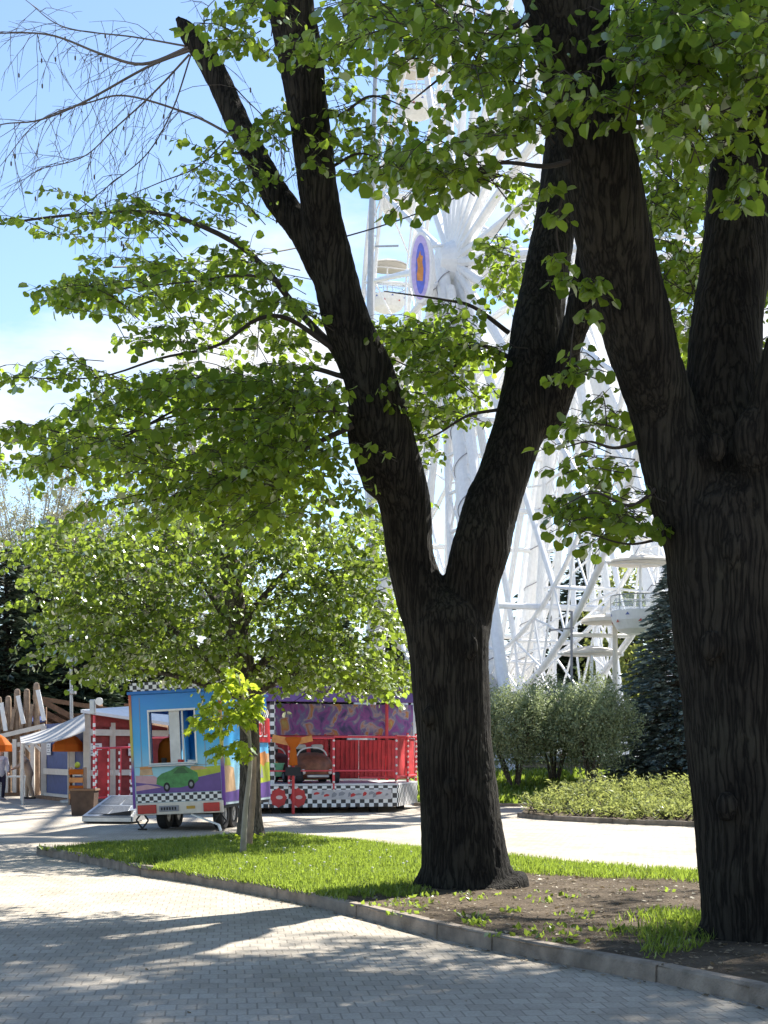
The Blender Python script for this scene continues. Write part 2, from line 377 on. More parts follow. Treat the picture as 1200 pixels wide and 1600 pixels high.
# leaf shapes: (vertices along x = width, y = length, z = fold), triangles
HEART = (np.array([(0,0,0),(-.34,-.05,.05),(-.54,.28,.09),(-.42,.66,.07),(0,.98,-.06),(.42,.66,.07),(.54,.28,.09),(.34,-.05,.05),(0,.45,0)]),
         np.array([(0,8,1),(1,8,2),(2,8,3),(3,8,4),(4,8,5),(5,8,6),(6,8,7),(7,8,0)]))
OVAL = (np.array([(0,0,0),(-.34,.45,.07),(0,1.0,0),(.34,.45,.07)]), np.array([(0,2,1),(0,3,2)]))
NARROW = (np.array([(0,0,0),(-.13,.4,.03),(0,1.0,0),(.13,.4,.03)]), np.array([(0,2,1),(0,3,2)]))
MAPLE = (np.array([(0,0,0),(-.35,.05,.03),(-.5,.35,.06),(-.33,.45,.04),(-.4,.75,.05),(-.15,.7,.03),(0,1.05,-.05),(.15,.7,.03),(.4,.75,.05),(.33,.45,.04),(.5,.35,.06),(.35,.05,.03),(0,.45,0)]),
         np.array([(i, 12, (i + 1) % 12) for i in range(12)]))

class Leaves:
    def __init__(s): s.p = []; s.a = []; s.n = []; s.s = []
    def add(s, p, a, n, size): s.p.append(np.atleast_2d(p)); s.a.append(np.atleast_2d(a)); s.n.append(np.atleast_2d(n)); s.s.append(np.atleast_1d(size))
    def count(s): return sum(len(x) for x in s.p)
    def into(s, g, shape, m=0, keep=None):
        p = np.concatenate(s.p); a = np.concatenate(s.a); n = np.concatenate(s.n); sz = np.concatenate(s.s)
        if keep is not None:
            k = keep(p); p, a, n, sz = p[k], a[k], n[k], sz[k]
        a = a / (np.linalg.norm(a, axis=1, keepdims=True) + 1e-9)
        x = np.cross(a, n); x /= np.linalg.norm(x, axis=1, keepdims=True) + 1e-9
        n = np.cross(x, a); V, T = shape
        wid = rng.uniform(0.85, 1.1, len(p)); curl = rng.uniform(-0.5, 2.2, len(p))
        v = (p[:, None] + sz[:, None, None] * (V[None, :, 0:1] * wid[:, None, None] * x[:, None] + V[None, :, 1:2] * a[:, None] + V[None, :, 2:3] * curl[:, None, None] * n[:, None]))
        k = len(p); f = (np.arange(k)[:, None, None] * len(V) + T[None]).reshape(-1, 3)
        g.leaf0 = g.n; g.leafk = len(V)
        g.add(v.reshape(-1, 3), f, m)
        return g
def leaf_attr(o, seed=1, bias=None):
    me = o.data; n = len(me.vertices)
    at = me.attributes.new("leaf_var", 'FLOAT', 'POINT')
    return at
def set_leaf_var(o, start, k, seed=1):
    me = o.data; n = len(me.vertices); r = np.random.default_rng(seed)
    val = np.full(n, 0.5, np.float32); cnt = (n - start) // k
    val[start:start + cnt * k] = np.repeat(r.random(cnt).astype(np.float32), k)
    me.attributes.new("leaf_var", 'FLOAT', 'POINT').data.foreach_set("value", val)

def unit(v): return v / (np.linalg.norm(v) + 1e-9)
def curve(pts, n):
    """Catmull-Rom through pts"""
    p = np.asarray(pts, float); p = np.concatenate([[2 * p[0] - p[1]], p, [2 * p[-1] - p[-2]]]); k = len(p) - 3
    o = []
    for i in range(n):
        t = i / (n - 1) * k; j = min(int(t), k - 1); t -= j
        a, b, c, d = p[j:j + 4]
        o.append(0.5 * ((2 * b) + (-a + c) * t + (2 * a - 5 * b + 4 * c - d) * t * t + (-a + 3 * b - 3 * c + d) * t ** 3))
    return np.array(o)

def twig_leaves(L, pts, gap, leaf, droop=0.85, tilt=0.8):
    seg = np.linalg.norm(np.diff(pts, axis=0), axis=1); tot = seg.sum(); n = max(2, int(tot / gap))
    t = (np.arange(n) + 0.7) / n; cs = np.concatenate([[0], np.cumsum(seg)]) / tot
    p = np.stack([np.interp(t, cs, pts[:, i]) for i in range(3)], -1)
    fwd = unit(pts[-1] - pts[0]); side = unit(np.cross(fwd, (0, 0, 1.0)))
    sg = np.where(np.arange(n) % 2 == 0, 1.0, -1.0)[:, None]
    a = side * sg * rng.uniform(0.5, 1.2, (n, 1)) + fwd * rng.uniform(0.2, 0.9, (n, 1)) + np.array((0, 0, -1.0)) * rng.uniform(0, 2 * droop, (n, 1)) + rng.normal(0, 0.2, (n, 3))
    nm = np.array((0, 0, 1.0)) + rng.normal(0, tilt, (n, 3))
    sz = leaf * rng.choice((0.45, 0.7, 0.9, 1.05, 1.2), n) * rng.uniform(0.88, 1.1, n)
    a = a / np.linalg.norm(a, axis=1, keepdims=True)
    L.add(p + a * 0.025, a, nm, sz)

def spray(L, W, root, tip, side_len=0.45, nside=10, leaf=0.1, gap=0.075, sag=0.12, r0=0.0055, wood=True, tw=5):
    """one leafy branch: a sagging axis with alternating leafy side twigs"""
    root = np.asarray(root, float); tip = np.asarray(tip, float); ln = np.linalg.norm(tip - root)
    mid = (root + tip) / 2 + np.array((0, 0, sag * ln)) + rng.normal(0, 0.06 * ln, 3)
    ax = curve([root, mid, tip + np.array((0, 0, -0.06 * ln))], 8)
    if wood: W.tube(ax, np.linspace(r0, 0.003, 8), n=5, cap=False)
    fw = unit(tip - root); sd = unit(np.cross(fw, (0, 0, 1.0)))
    for i in range(nside):
        t = 0.12 + 0.88 * (i + rng.random() * 0.6) / nside
        k = t * 7; j = min(int(k), 6); p = ax[j] + (ax[j + 1] - ax[j]) * (k - j)
        sgn = 1 if i % 2 else -1
        d = unit(sd * sgn * rng.uniform(0.6, 1.1) + fw * rng.uniform(0.3, 1.0) + np.array((0, 0, rng.uniform(-0.35, 0.3))) + rng.normal(0, 0.15, 3))
        l = side_len * rng.uniform(0.5, 1.15) * (1 - 0.45 * t)
        tp = np.array([p, p + d * l * 0.5 + (0, 0, 0.02), p + d * l + (0, 0, -0.18 * l)])
        if wood: W.tube(tp, (0.004, 0.003, 0.0015), n=3, cap=False)
        twig_leaves(L, tp, gap, leaf)
    twig_leaves(L, ax[4:], gap, leaf)

DENS = 1.75
def fill(L, W, cx, cy, rx, ry, d0, d1, n, to, length=1.2, **kw):
    """sprays whose middles fill a region of the crown; 'to' = point their bases lean towards"""
    for _ in range(int(n * DENS + 0.5)):
        a = rng.random() * 2 * math.pi; r = math.sqrt(rng.random())
        c = P(cx + rx * r * math.cos(a), cy + ry * r * math.sin(a), rng.uniform(d0, d1))
        v = np.asarray(to, float) - c; v[2] *= 0.35; v = unit(v) + rng.normal(0, 0.45, 3) * (1, 1, 0.35)
        v = unit(v); l = length * rng.uniform(0.6, 1.2)
        spray(L, W, c + v * l * 0.5, c - v * l * 0.5, **kw)

def dome(L, W, c, r, n, length=1.6, ok=None, **kw):
    """sprays through an ellipsoid crown"""
    c = np.asarray(c, float); r = np.asarray(r, float); k = 0
    while k < n:
        q = rng.normal(size=3); q = q / np.linalg.norm(q) * rng.random() ** 0.45
        p = c + q * r
        if ok is not None and not ok(p): continue
        k += 1
        v = unit(np.array((q[0], q[1], q[2] * 0.4)) + rng.normal(0, 0.35, 3)); l = length * rng.uniform(0.6, 1.2)
        spray(L, W, p - v * l * 0.5, p + v * l * 0.5, **kw)

def clumps(L, cents, spread, per, size, nrm_c=None, flat=1.0, tilt=0.7):
    """leaf clumps round the given centres"""
    cents = np.asarray(cents, float); k = len(cents)
    p = np.repeat(cents, per, 0) + rng.normal(0, 1, (k * per, 3)) * spread * np.array((1, 1, flat))
    a = rng.normal(0, 1, (k * per, 3)); n = rng.normal(0, tilt, (k * per, 3)) + (0, 0, 0.7)
    if nrm_c is not None: n = n + 0.8 * (p - nrm_c) / (np.linalg.norm(p - nrm_c, axis=1, keepdims=True) + 1e-6)
    L.add(p, a, n, size * rng.uniform(0.6, 1.2, k * per))

# ------------------------------------------------------------------ shared materials
m_pav = M_pavers(); m_soil = M_soil()
m_kerb = M("kerb_concrete", (0.235, 0.195, 0.155), 0.9, var=0.35, vscale=5, bump=0.6, bscale=50)
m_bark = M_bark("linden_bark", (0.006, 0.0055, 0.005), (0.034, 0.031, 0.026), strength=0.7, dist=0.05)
m_bark_mid = M_bark("young_bark", (0.05, 0.045, 0.038), (0.16, 0.14, 0.12), 26, 3, 0.7, 0.03)
m_pale_stem = M("pale_stem", (.30, .27, .22), .8, var=.2, bump=.3)
m_twig = M("twig", (0.032, 0.026, 0.022), 0.85, var=0.2)
m_bare = M("bare_twig", (0.10, 0.085, 0.075), 0.85, var=0.2)
m_leaf = M_leaf("linden_leaf", (0.038, 0.078, 0.014), (0.095, 0.16, 0.03), (0.37, 0.52, 0.05), 0.5, 0.03)
m_leaf_mid = M_leaf("pale_linden_leaf", (0.05, 0.095, 0.016), (0.13, 0.19, 0.03), (0.34, 0.46, 0.05), 0.47, 0.07)  # slightly lighter leaf green, for the smaller linden and far broadleaf trees
m_sprout = M_leaf("sprout_leaf", (0.09, 0.17, 0.02), (0.16, 0.25, 0.035), (0.62, 0.74, 0.06), 0.55, 0.03)
m_oleaster = M_leaf("oleaster_leaf", (0.19, 0.23, 0.13), (0.36, 0.40, 0.24), (0.32, 0.38, 0.17), 0.4, 0.03)
m_spruce = M_leaf("spruce_needles", (0.07, 0.10, 0.095), (0.24, 0.30, 0.28), (0.05, 0.08, 0.05), 0.15, 0.03)
m_conifer = M_leaf("dark_needles", (0.022, 0.038, 0.026), (0.07, 0.095, 0.055), (0.03, 0.05, 0.02), 0.12, 0.05)
m_juniper = M_leaf("juniper_needles", (0.13, 0.165, 0.055), (0.30, 0.33, 0.12), (0.4, 0.44, 0.12), 0.4, 0.02)
m_grass = M_leaf("grass_blades", (0.04, 0.085, 0.016), (0.17, 0.20, 0.055), (0.36, 0.48, 0.06), 0.48, 0.02)
m_litter = M_leaf("dry_leaves", (0.12, 0.09, 0.055), (0.34, 0.27, 0.19), (0.2, 0.15, 0.08), 0.2)
m_flower = M("white_petals", (0.7, 0.7, 0.55), 0.6)
m_white = M("white_paint", (0.78, 0.78, 0.77), 0.4, var=0.05)
m_wheelw = M("white_steel", (0.80, 0.81, 0.83), 0.35, var=0.05)
m_cream = M("cream_paint", (0.66, 0.61, 0.54), 0.5, var=0.07)
m_steel = M("galvanised_steel", (0.42, 0.43, 0.44), 0.4, 0.6, var=0.1)
m_black = M("black_rubber", (0.02, 0.02, 0.022), 0.7, var=0.2)
m_red = M("red_paint", (0.55, 0.04, 0.045), 0.4, var=0.12)
m_redwall = M("barn_red_boards", (0.27, 0.035, 0.035), 0.6, var=0.2, bump=0.3, bscale=20)
m_bluewall = M("blue_boards", (0.06, 0.085, 0.22), 0.55, var=0.15)
m_wood = M("weathered_wood", (0.30, 0.215, 0.15), 0.8, var=0.25, bump=0.4, bscale=30)
m_wood2 = M("brown_wood", (0.20, 0.115, 0.065), 0.8, var=0.25, bump=0.4, bscale=30)
m_dark = M("dark_interior", (0.035, 0.03, 0.028), 0.8)
m_canvas = M_leaf("white_canvas", (0.80, 0.78, 0.76), (0.82, 0.8, 0.78), (0.75, 0.73, 0.70), 0.5, 0.01)
m_orange = M_leaf("orange_canvas", (0.82, 0.26, 0.05), (0.85, 0.3, 0.06), (0.95, 0.34, 0.05), 0.6, 0.01)
m_glass = M_glass("clear_glass")
# ------------------------------------------------------------------ ground
def inside(poly, x, y):
    x = np.asarray(x); y = np.asarray(y); r = np.zeros(x.shape, bool); n = len(poly); j = n - 1
    for i in range(n):
        xi, yi = poly[i][:2]; xj, yj = poly[j][:2]
        c = ((yi > y) != (yj > y)) & (x < (xj - xi) * (y - yi) / (yj - yi + 1e-12) + xi)
        r ^= c; j = i
    return r

g = G()
g.add([(-500, -60, 0), (500, -60, 0), (500, 900, 0), (-500, 900, 0)], np.array([(0, 1, 2, 3)]))
o = g.obj("paved_ground", m_pav); structure(o)

def flat_curve(pts, n): return curve([(p[0], p[1], 0) for p in pts], n)[:, :2]
KH = 0.12
front = [GP(x, y) for x, y in ((56,1335),(84,1340),(161,1354),(224,1369),(280,1377),(350,1389),(420,1402),(507,1420),(600,1444),(700,1470),(850,1502),(1050,1540),(1200,1574),(1400,1622))]
backe = [GP(x, y, KH) for x, y in ((1500,1402),(1300,1382),(1095,1364),(800,1339),(660,1326),(480,1309),(430,1306),(300,1312),(160,1321),(75,1327))]
ring = np.concatenate([flat_curve(front, 60), flat_curve(backe, 60)])
island = [tuple(p) for p in ring]

def soil_z(x, y, n=0): return KH - 0.015 + 0.03 * mnoise.noise(Vector((x * 0.6, y * 0.6, 3.0))) + 0.012 * mnoise.noise(Vector((x * 4, y * 4, 1.0)))
def sheet(poly, step, zf, inset=0.0):
    """a grid clipped to the polygon, plus its outline, triangulated"""
    bm = bmesh.new()
    vs = [bm.verts.new((p[0], p[1], 0)) for p in poly]
    for a, b in zip(vs, vs[1:] + vs[:1]): bm.edges.new((a, b))
    bmesh.ops.triangle_fill(bm, edges=bm.edges[:], use_beauty=True, use_dissolve=False)
    xs = [p[0] for p in poly]; ys = [p[1] for p in poly]
    for x in np.arange(min(xs), max(xs), step):
        bmesh.ops.bisect_plane(bm, geom=bm.verts[:] + bm.edges[:] + bm.faces[:], plane_co=(x, 0, 0), plane_no=(1, 0, 0))
    for y in np.arange(min(ys), max(ys), step):
        bmesh.ops.bisect_plane(bm, geom=bm.verts[:] + bm.edges[:] + bm.faces[:], plane_co=(0, y, 0), plane_no=(0, 1, 0))
    for v in bm.verts: v.co.z = zf(v.co.x, v.co.y)
    bmesh.ops.recalc_face_normals(bm, faces=bm.faces[:])
    if sum(f.normal.z for f in bm.faces) < 0:
        bmesh.ops.reverse_faces(bm, faces=bm.faces[:])
    return G().bm(bm)
o = sheet(island, 0.35, soil_z).obj("soil_bed", m_soil, smooth=True); structure(o)

def kerb(name, line, w=0.13, h=KH + 0.01, stone=0.95, zf=None):
    """kerb stones laid along a line on the paving, inner side on the left of the line"""
    line = np.asarray(line); seg = np.linalg.norm(np.diff(line, axis=0), axis=1); cs = np.concatenate([[0], np.cumsum(seg)])
    g = G(); s = 0.0
    while s < cs[-1] - 0.05:
        e = min(s + stone * rng.uniform(0.9, 1.1), cs[-1])
        a = np.array([np.interp(s + 0.004, cs, line[:, i]) for i in (0, 1)]); b = np.array([np.interp(e - 0.004, cs, line[:, i]) for i in (0, 1)])
        t = unit(b - a); nn = np.array((-t[1], t[0])); j = rng.uniform(-0.008, 0.008); hz = h + rng.uniform(-0.008, 0.006)
        c = 0.018
        prof = [(0, -0.02), (0.004, hz - c), (c, hz), (w - c, hz), (w, hz - c), (w, -0.02)]
        v = []
        for q in (a, b):
            for d, z in prof:
                x = q + nn * (d + j); v.append((x[0], x[1], z + (zf(x[0], x[1]) if zf else 0)))
        f = [[i, i + 1, i + 7, i + 6] for i in range(5)] + [[0, 6, 11, 5], [5, 4, 3, 2, 1, 0], [6, 7, 8, 9, 10, 11]]
        g.add(v, f); s = e
    o = g.obj(name, m_kerb); structure(o); return o
fl = flat_curve(front, 90)
kerb("kerb", fl)
bl = flat_curve(backe, 90)
kerb("kerb", bl, w=0.1, h=KH + 0.005)

# far lawn on a gentle bank, and the juniper bed in front of it
def bank(x, y): return max(0.02, min(1.05, 0.06 + (y - 44.0) * 0.105)) + 0.05 * mnoise.noise(Vector((x * 0.3, y * 0.3, 0)))
lawn_poly = [(0.95, 44.2), (3.2, 43.9), (5.0, 43.2), (8.5, 43.3), (22, 44.5), (30, 62), (20, 66), (12, 57), (1.2, 57)]
m_lawnbase = M("turf", (0.045, 0.07, 0.016), 0.95, var=0.3, vscale=2, bump=0.5)
o = sheet(lawn_poly, 1.0, bank).obj("lawn", m_lawnbase, smooth=True); structure(o)
lk = [(0.9, 44.1), (3.2, 43.8), (5.2, 43.1)]
kerb("kerb", flat_curve(lk, 20), h=0.1)
jun_poly = [tuple(GP(x, y)[:2]) for x, y in ((815,1278),(860,1282),(960,1287),(1090,1292))] + [(9.5, 31.2), (16, 33), (16, 41.5), (7, 42.3), (4.6, 40.5), (3.6, 37.5)]
o = sheet(jun_poly, 0.8, lambda x, y: 0.1 + 0.25 * max(0, (y - 35) / 7)).obj("soil_bed", m_soil, smooth=True); structure(o)
kerb("kerb", flat_curve([GP(x, y) for x, y in ((808,1277),(860,1282),(960,1287),(1090,1292))] + [np.array((9.5, 31.1, 0))], 40), h=0.11)
# second strip of lawn behind the plaza, under the far trees
o = sheet([(-70, 66), (-1.0, 62), (0.5, 80), (80, 78), (80, 130), (-70, 130)], 8.0, lambda x, y: 0.1).obj("lawn", m_lawnbase); structure(o)

# ---------------- grass, clover, litter
def blades(L, poly, n, h, keep, zf):
    xs = [p[0] for p in poly]; ys = [p[1] for p in poly]; tot = 0
    while tot < n:
        m = n; x = rng.uniform(min(xs), max(xs), m); y = rng.uniform(min(ys), max(ys), m)
        k = inside(poly, x, y)
        x, y = x[k], y[k]; k = keep(x, y); x, y = x[k], y[k]
        if len(x) == 0: break
        z = np.array([zf(a, b) for a, b in zip(x, y)])
        a = np.stack([rng.normal(0, 0.45, len(x)), rng.normal(0, 0.45, len(x)), np.ones(len(x))], -1)
        nn = rng.normal(0, 1, (len(x), 3)); nn[:, 2] *= 0.3
        L.add(np.stack([x, y, z - 0.01], -1), a, nn, h * rng.uniform(0.5, 1.3, len(x))); tot += len(x)
def nz(x, y, s, o=0.0): return np.array([mnoise.noise(Vector((a * s, b * s, o))) for a, b in zip(x, y)])
def grassy(x, y):
    """where the bed is overgrown: the sunny far-left end and a strip along the far edge; bare soil under the old trees"""
    px = 600 + F * x / y; py = HOR + F * (H - KH) / y
    edge = 1336 + (px - 640) * 0.055
    west = 1.2 - np.clip((py - 1376) / 22, 0, 1.6) * np.clip((px - 470) / 90, 0, 1)
    east = np.where(py < edge + 8, 0.8, np.where(py < edge + 18, .25, 0.0))
    t = np.clip((px - 560 + 60 * nz(x, y, 1.4, 7.0)) / 110, 0, 1); dens = west * (1 - t) + east * t
    dens = np.where(((px - 1035) / 85) ** 2 + ((py - 1456) / 34) ** 2 < 1, 0.12 + 0.25 * np.clip((px - 980) / 90, 0, 1), dens)
    return rng.random(len(x)) < dens * (0.62 + 0.9 * nz(x, y, 1.1) + 0.5 * nz(x, y, 3.5, 2.0)) + np.where(dens > 0.2, 0.05, -0.02) + 0.004
L = Leaves(); blades(L, island, 120000, 0.10, grassy, soil_z)
g = G(); L.into(g, (NARROW[0] * (0.5, 1, 1), NARROW[1]))
L2 = Leaves()
def clover(n):
    xs = [p[0] for p in island]; ys = [p[1] for p in island]
    x = rng.uniform(min(xs), max(xs), n); y = rng.uniform(min(ys), max(ys), n); k = inside(island, x, y); x, y = x[k], y[k]
    k = grassy(x, y); x, y = x[k], y[k]
    z = np.array([soil_z(a, b) for a, b in zip(x, y)]) + rng.uniform(0.015, 0.08, len(x))
    L2.add(np.stack([x, y, z], -1), rng.normal(0, 1, (len(x), 3)) * (1, 1, 0.3), rng.normal(0, 0.3, (len(x), 3)) + (0, 0, 1), rng.uniform(0.02, 0.05, len(x)))
clover(90000)
g.leaf0 = 0
nv = g.n; L2.into(g, OVAL)
o = g.obj("grass", m_grass); set_leaf_var(o, 0, 4, 3)
tag(o, "bright green weedy grass covering the sunny end of the kerbed bed", "grass", kind='stuff')

L = Leaves(); blades(L, lawn_poly, 16000, 0.22, lambda x, y: (y < 52) & (x < 16), lambda x, y: bank(x, y))
g = G(); L.into(g, (NARROW[0] * (1.8, 1, 1), NARROW[1]))
o = g.obj("grass", m_grass); set_leaf_var(o, 0, 4, 4)
tag(o, "long grass on the low bank in front of the grey-green bushes", "grass", kind='stuff')

L = Leaves()
for _ in range(70):
    q = GP(rng.uniform(560, 1090), rng.uniform(1385, 1500), KH)
    if not inside(island, np.array([q[0]]), np.array([q[1]]))[0]: continue
    m_ = int(rng.integers(5, 16)); x = q[0] + rng.normal(0, .07, m_); y = q[1] + rng.normal(0, .07, m_)
    L.add(np.stack([x, y, np.array([soil_z(a, b) for a, b in zip(x, y)])], -1), rng.normal(0, .8, (m_, 3)) * (1, 1, 0) + (0, 0, .7), rng.normal(0, 1, (m_, 3)), rng.uniform(.025, .08, m_))
g = G(); L.into(g, OVAL); o = g.obj("weeds", m_grass); set_leaf_var(o, 0, 4, 8)
tag(o, "sparse small weeds dotted over the bare soil between the two big lindens", "weeds", kind='stuff')
L = Leaves(); n = 7000
x = rng.uniform(-1, 6, n); y = rng.uniform(9.8, 19, n); k = inside(island, x, y); x, y = x[k], y[k]
L.add(np.stack([x, y, np.array([soil_z(a, b) for a, b in zip(x, y)]) + 0.012], -1), rng.normal(0, 1, (len(x), 3)) * (1, 1, .15), rng.normal(0, .3, (len(x), 3)) + (0, 0, 1), rng.uniform(0.012, 0.075, len(x)) * (0.5 + 0.8 * rng.random(len(x)) ** 2))
g = G(); L.into(g, OVAL); o = g.obj("leaf_litter", m_litter); set_leaf_var(o, 0, 4, 5)
tag(o, "dry leaf and twig litter lying on the bare soil under the old trees", "leaf litter", kind='stuff')
# litter swept against the kerb foot on the paving
L = Leaves(); n = 420; t = rng.random(n) ** 0.7; i = (t * (len(fl) - 1)).astype(int); q = fl[i] + rng.normal(0, 0.03, (n, 2)) - np.array((0.05, 0.07))
L.add(np.stack([q[:, 0], q[:, 1], np.full(n, 0.008)], -1), rng.normal(0, 1, (n, 3)) * (1, 1, .1), rng.normal(0, .25, (n, 3)) + (0, 0, 1), rng.uniform(0.012, 0.05, n))
n = 260; x = rng.uniform(-4, 4, n); y = rng.uniform(8, 20, n); k = ~inside(island, x, y); x, y = x[k], y[k]
L.add(np.stack([x, y, np.full(len(x), 0.008)], -1), rng.normal(0, 1, (len(x), 3)) * (1, 1, .1), rng.normal(0, .25, (len(x), 3)) + (0, 0, 1), rng.uniform(0.012, 0.045, len(x)))
g = G(); L.into(g, OVAL); o = g.obj("leaf_litter", m_litter); set_leaf_var(o, 0, 4, 6)
tag(o, "scattered dry leaves on the paving along the near kerb", "leaf litter", kind='stuff')
# small white weeds in flower
g = G()
for _ in range(34):
    px = rng.uniform(350, 660); py = rng.uniform(1318, 1372); p = GP(px, py, KH)
    if not inside(island, np.array([p[0]]), np.array([p[1]]))[0]: continue
    g.tube([p, p + (0.01, 0, 0.09)], 0.003, n=3); g.ball(p + (0.01, 0, 0.1), (0.016, 0.016, 0.01), n=6)
o = g.obj("white_flowers", m_flower); tag(o, "tiny white weed flowers scattered through the sunny grass", "flowers", kind='stuff')
# ------------------------------------------------------------------ the big lindens
def lump(c):
    v = Vector((float(c[0]), float(c[1]), float(c[2])))
    r = 0.020 * mnoise.noise(Vector((v.x * 2.2, v.y * 2.2, v.z * 1.2))) 
    r += 0.016 * abs(mnoise.noise(Vector((v.x * 11, v.y * 11, v.z * 1.1)))) 
    return r + 0.006 * mnoise.noise(v * 17)
def limb(g, rows, dd=None, n=18, d=None):
    """rows of (left px, right px, row px, depth)"""
    pts = []; rad = []
    for l, r, y, dp in rows:
        pts.append(P((l + r) / 2, y, dp)); rad.append((r - l) / 2 / F * dp)
    m = max(12, len(rows) * 4); c = curve(pts, m)
    rr = np.interp(np.linspace(0, 1, m), np.linspace(0, 1, len(rad)), rad)
    g.tube(c, rr, n=n, rnd=True)

DL, DR, DM = 16.6, 12.0, 25.2
def branch(W, pts, d, r0, r1, n=26, jit=0.25):
    ds = np.linspace(d, d + rng.uniform(-jit, jit) * 3, len(pts))
    c = curve([P(x, y, q) for (x, y), q in zip(pts, ds)], n); W.tube(c, np.linspace(r0, r1, n), n=7, cap=False); return c

# ---- left linden
lt = thing("linden_tree", "old forked linden with a sawn-off bare limb, trunk dividing into a V", "tree", P(730, 1388, DL))
g = G(); d = DL
limb(g, [(640,830,1402,d),(652,806,1385,d),(659,794,1345,d),(657,780,1260,d),(650,766,1150,d),(641,762,1050,d),(634,766,985,d)], n=24)
for a, dx, dy in ((0, -75, 8), (0, 74, 6), (0, 30, 16), (0, -30, 18)):       # root flare
    g.tube([P(730 + dx * 0.5, 1330, d), P(730 + dx * 0.75, 1372, d - dy * 0.01), P(730 + dx * 1.05, 1398, d - dy * 0.02)], (0.16, 0.15, 0.1), n=10, rnd=True)
limb(g, [(640,740,1000,d),(614,690,910,d),(604,677,860,d),(596,674,800,d),(580,664,745,d-.1),(562,650,700,d-.2),(546,634,640,d-.3),(535,614,580,d-.4),(505,578,500,d-.5),(482,550,400,d-.6),(474,534,340,d-.7),(460,522,250,d-.8),(449,513,170,d-.9),(436,505,90,d-1),(415,490,0,d-1.1),(395,470,-120,d-1.3),(380,440,-260,d-1.5)], n=20)
g.tube([P(600, 745, d-.1), P(565, 690, d-.2), P(552, 655, d-.35)], (0.26, 0.16, 0.1), n=12, rnd=True)   # old wound swelling
limb(g, [(692,765,1000,d),(694,780,910,d),(704,794,860,d),(722,808,800,d+.1),(744,824,750,d+.2),(760,840,700,d+.3),(775,858,650,d+.4),(786,872,600,d+.5),(802,880,500,d+.7),(825,893,400,d+.9),(843,905,300,d+1.1),(855,915,200,d+1.3),(862,922,80,d+1.6),(870,925,-60,d+1.9),(880,925,-200,d+2.2)], n=20)
limb(g, [(815,885,650,d+.4),(845,905,590,d+.3),(868,908,540,d+.2),(885,930,480,d+.1),(900,940,400,d),(905,938,300,d-.1)], n=14)   # short side limb
limb(g, [(480,530,420,d-.55),(452,502,365,d-.5),(412,458,310,d-.4),(383,424,255,d-.3),(352,390,190,d-.15),(325,362,130,d),(302,336,85,d+.1),(283,314,55,d+.15),(277,300,42,d+.17),(274,284,30,d+.19)], n=14)   # sawn limb
for x0, x1, dz_, dd_ in ((665, 610, 1402, -.45),):
    g.tube(curve([P(730 + (x0 - 730) * .6, 1372, d), P(x0, (1392 + dz_) / 2, d + dd_ * .5), P(x1, dz_ + 6, d + dd_)], 8), np.linspace(.15, .035, 8), n=8, rnd=True)
for x, y, w_, r in ((668, 1120, .40, .10), (735, 1010, .44, .12), (600, 560, .24, .07), (820, 620, .27, .08), (705, 1230, .46, .09), (545, 420, .2, .06)):
    g.ball(P(x, y, d - w_ + .03), (r * .8, r * .45, r * 1.2), n=10)
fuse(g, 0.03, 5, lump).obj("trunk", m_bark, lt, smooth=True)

W = G(); L = Leaves()
for pts, dd, r0, r1 in (
    (((548,605),(520,545),(470,490),(400,405),(330,360),(240,332),(120,335),(0,350),(-60,360)), d-.4, .05, .006),
    (((520,545),(450,498),(400,500),(340,540),(250,560),(150,590),(20,590)), d-.5, .03, .005),
    (((540,590),(480,575),(420,590),(330,625),(280,638),(150,700),(40,690)), d-.4, .03, .006),
    (((545,640),(480,640),(380,640),(290,645),(160,690)), d-.6, .035, .006),
    (((552,665),(500,690),(420,730),(300,770),(180,790)), d-.6, .035, .006),
    (((440,440),(380,430),(300,440),(200,450),(100,465)), d-.8, .018, .005),
    (((795,520),(740,480),(690,468),(600,455)), d+.6, .03, .006), (((800,560),(740,540),(690,590),(610,560)), d+.5, .03, .006),
    (((780,640),(730,650),(680,680),(640,690)), d+.3, .022, .005), (((400,240),(350,240),(310,255)), d-.3, .015, .004),
    (((480,180),(530,180),(580,150),(640,170)), d-.8, .025, .005), (((520,260),(560,240),(600,250)), d-.7, .018, .005)):
    branch(W, pts, dd, r0, r1)
to = P(570, 620, d)
fk = dict(side_len=0.42, nside=10, leaf=0.088, gap=0.072)
fill(L, W, 150, 348, 150, 26, d-1.6, d+.8, 9, to, 1.1, side_len=.3, nside=8, leaf=.085, gap=.09)
fill(L, W, 330, 300, 90, 60, d-1.6, d+.5, 7, to, .9, side_len=.3, nside=6, leaf=.085, gap=.1)
fill(L, W, 440, 240, 80, 55, d-1.8, d-.6, 8, P(490,200,d), .8, side_len=.3, nside=7, leaf=.09, gap=.09)
fill(L, W, 290, 470, 170, 72, d-2, d+1.2, 21, to, 1.2, **fk)
fill(L, W, 140, 465, 60, 22, d-1.5, d+1, 4, to, .9, **fk)
fill(L, W, 90, 592, 95, 16, d-1.5, d+1, 6, to, 1.0, side_len=.3, nside=7, leaf=.09, gap=.1)
fill(L, W, 330, 690, 225, 95, d-2.4, d+2.0, 64, to, 1.3, **fk)
fill(L, W, 110, 700, 95, 45, d-2, d+1.5, 9, to, 1.2, **fk)
fill(L, W, 430, 640, 110, 60, d-2.2, d+1.5, 10, to, 1.2, **fk)
fill(L, W, 350, 790, 190, 40, d-2, d+1.5, 20, to, 1.2, **fk)
fill(L, W, 470, 540, 60, 60, d-1.5, d+1.2, 5, to, .9, **fk)
fill(L, W, 690, 530, 105, 52, d-.8, d+2.2, 16, P(810,560,d), 1.1, **fk)
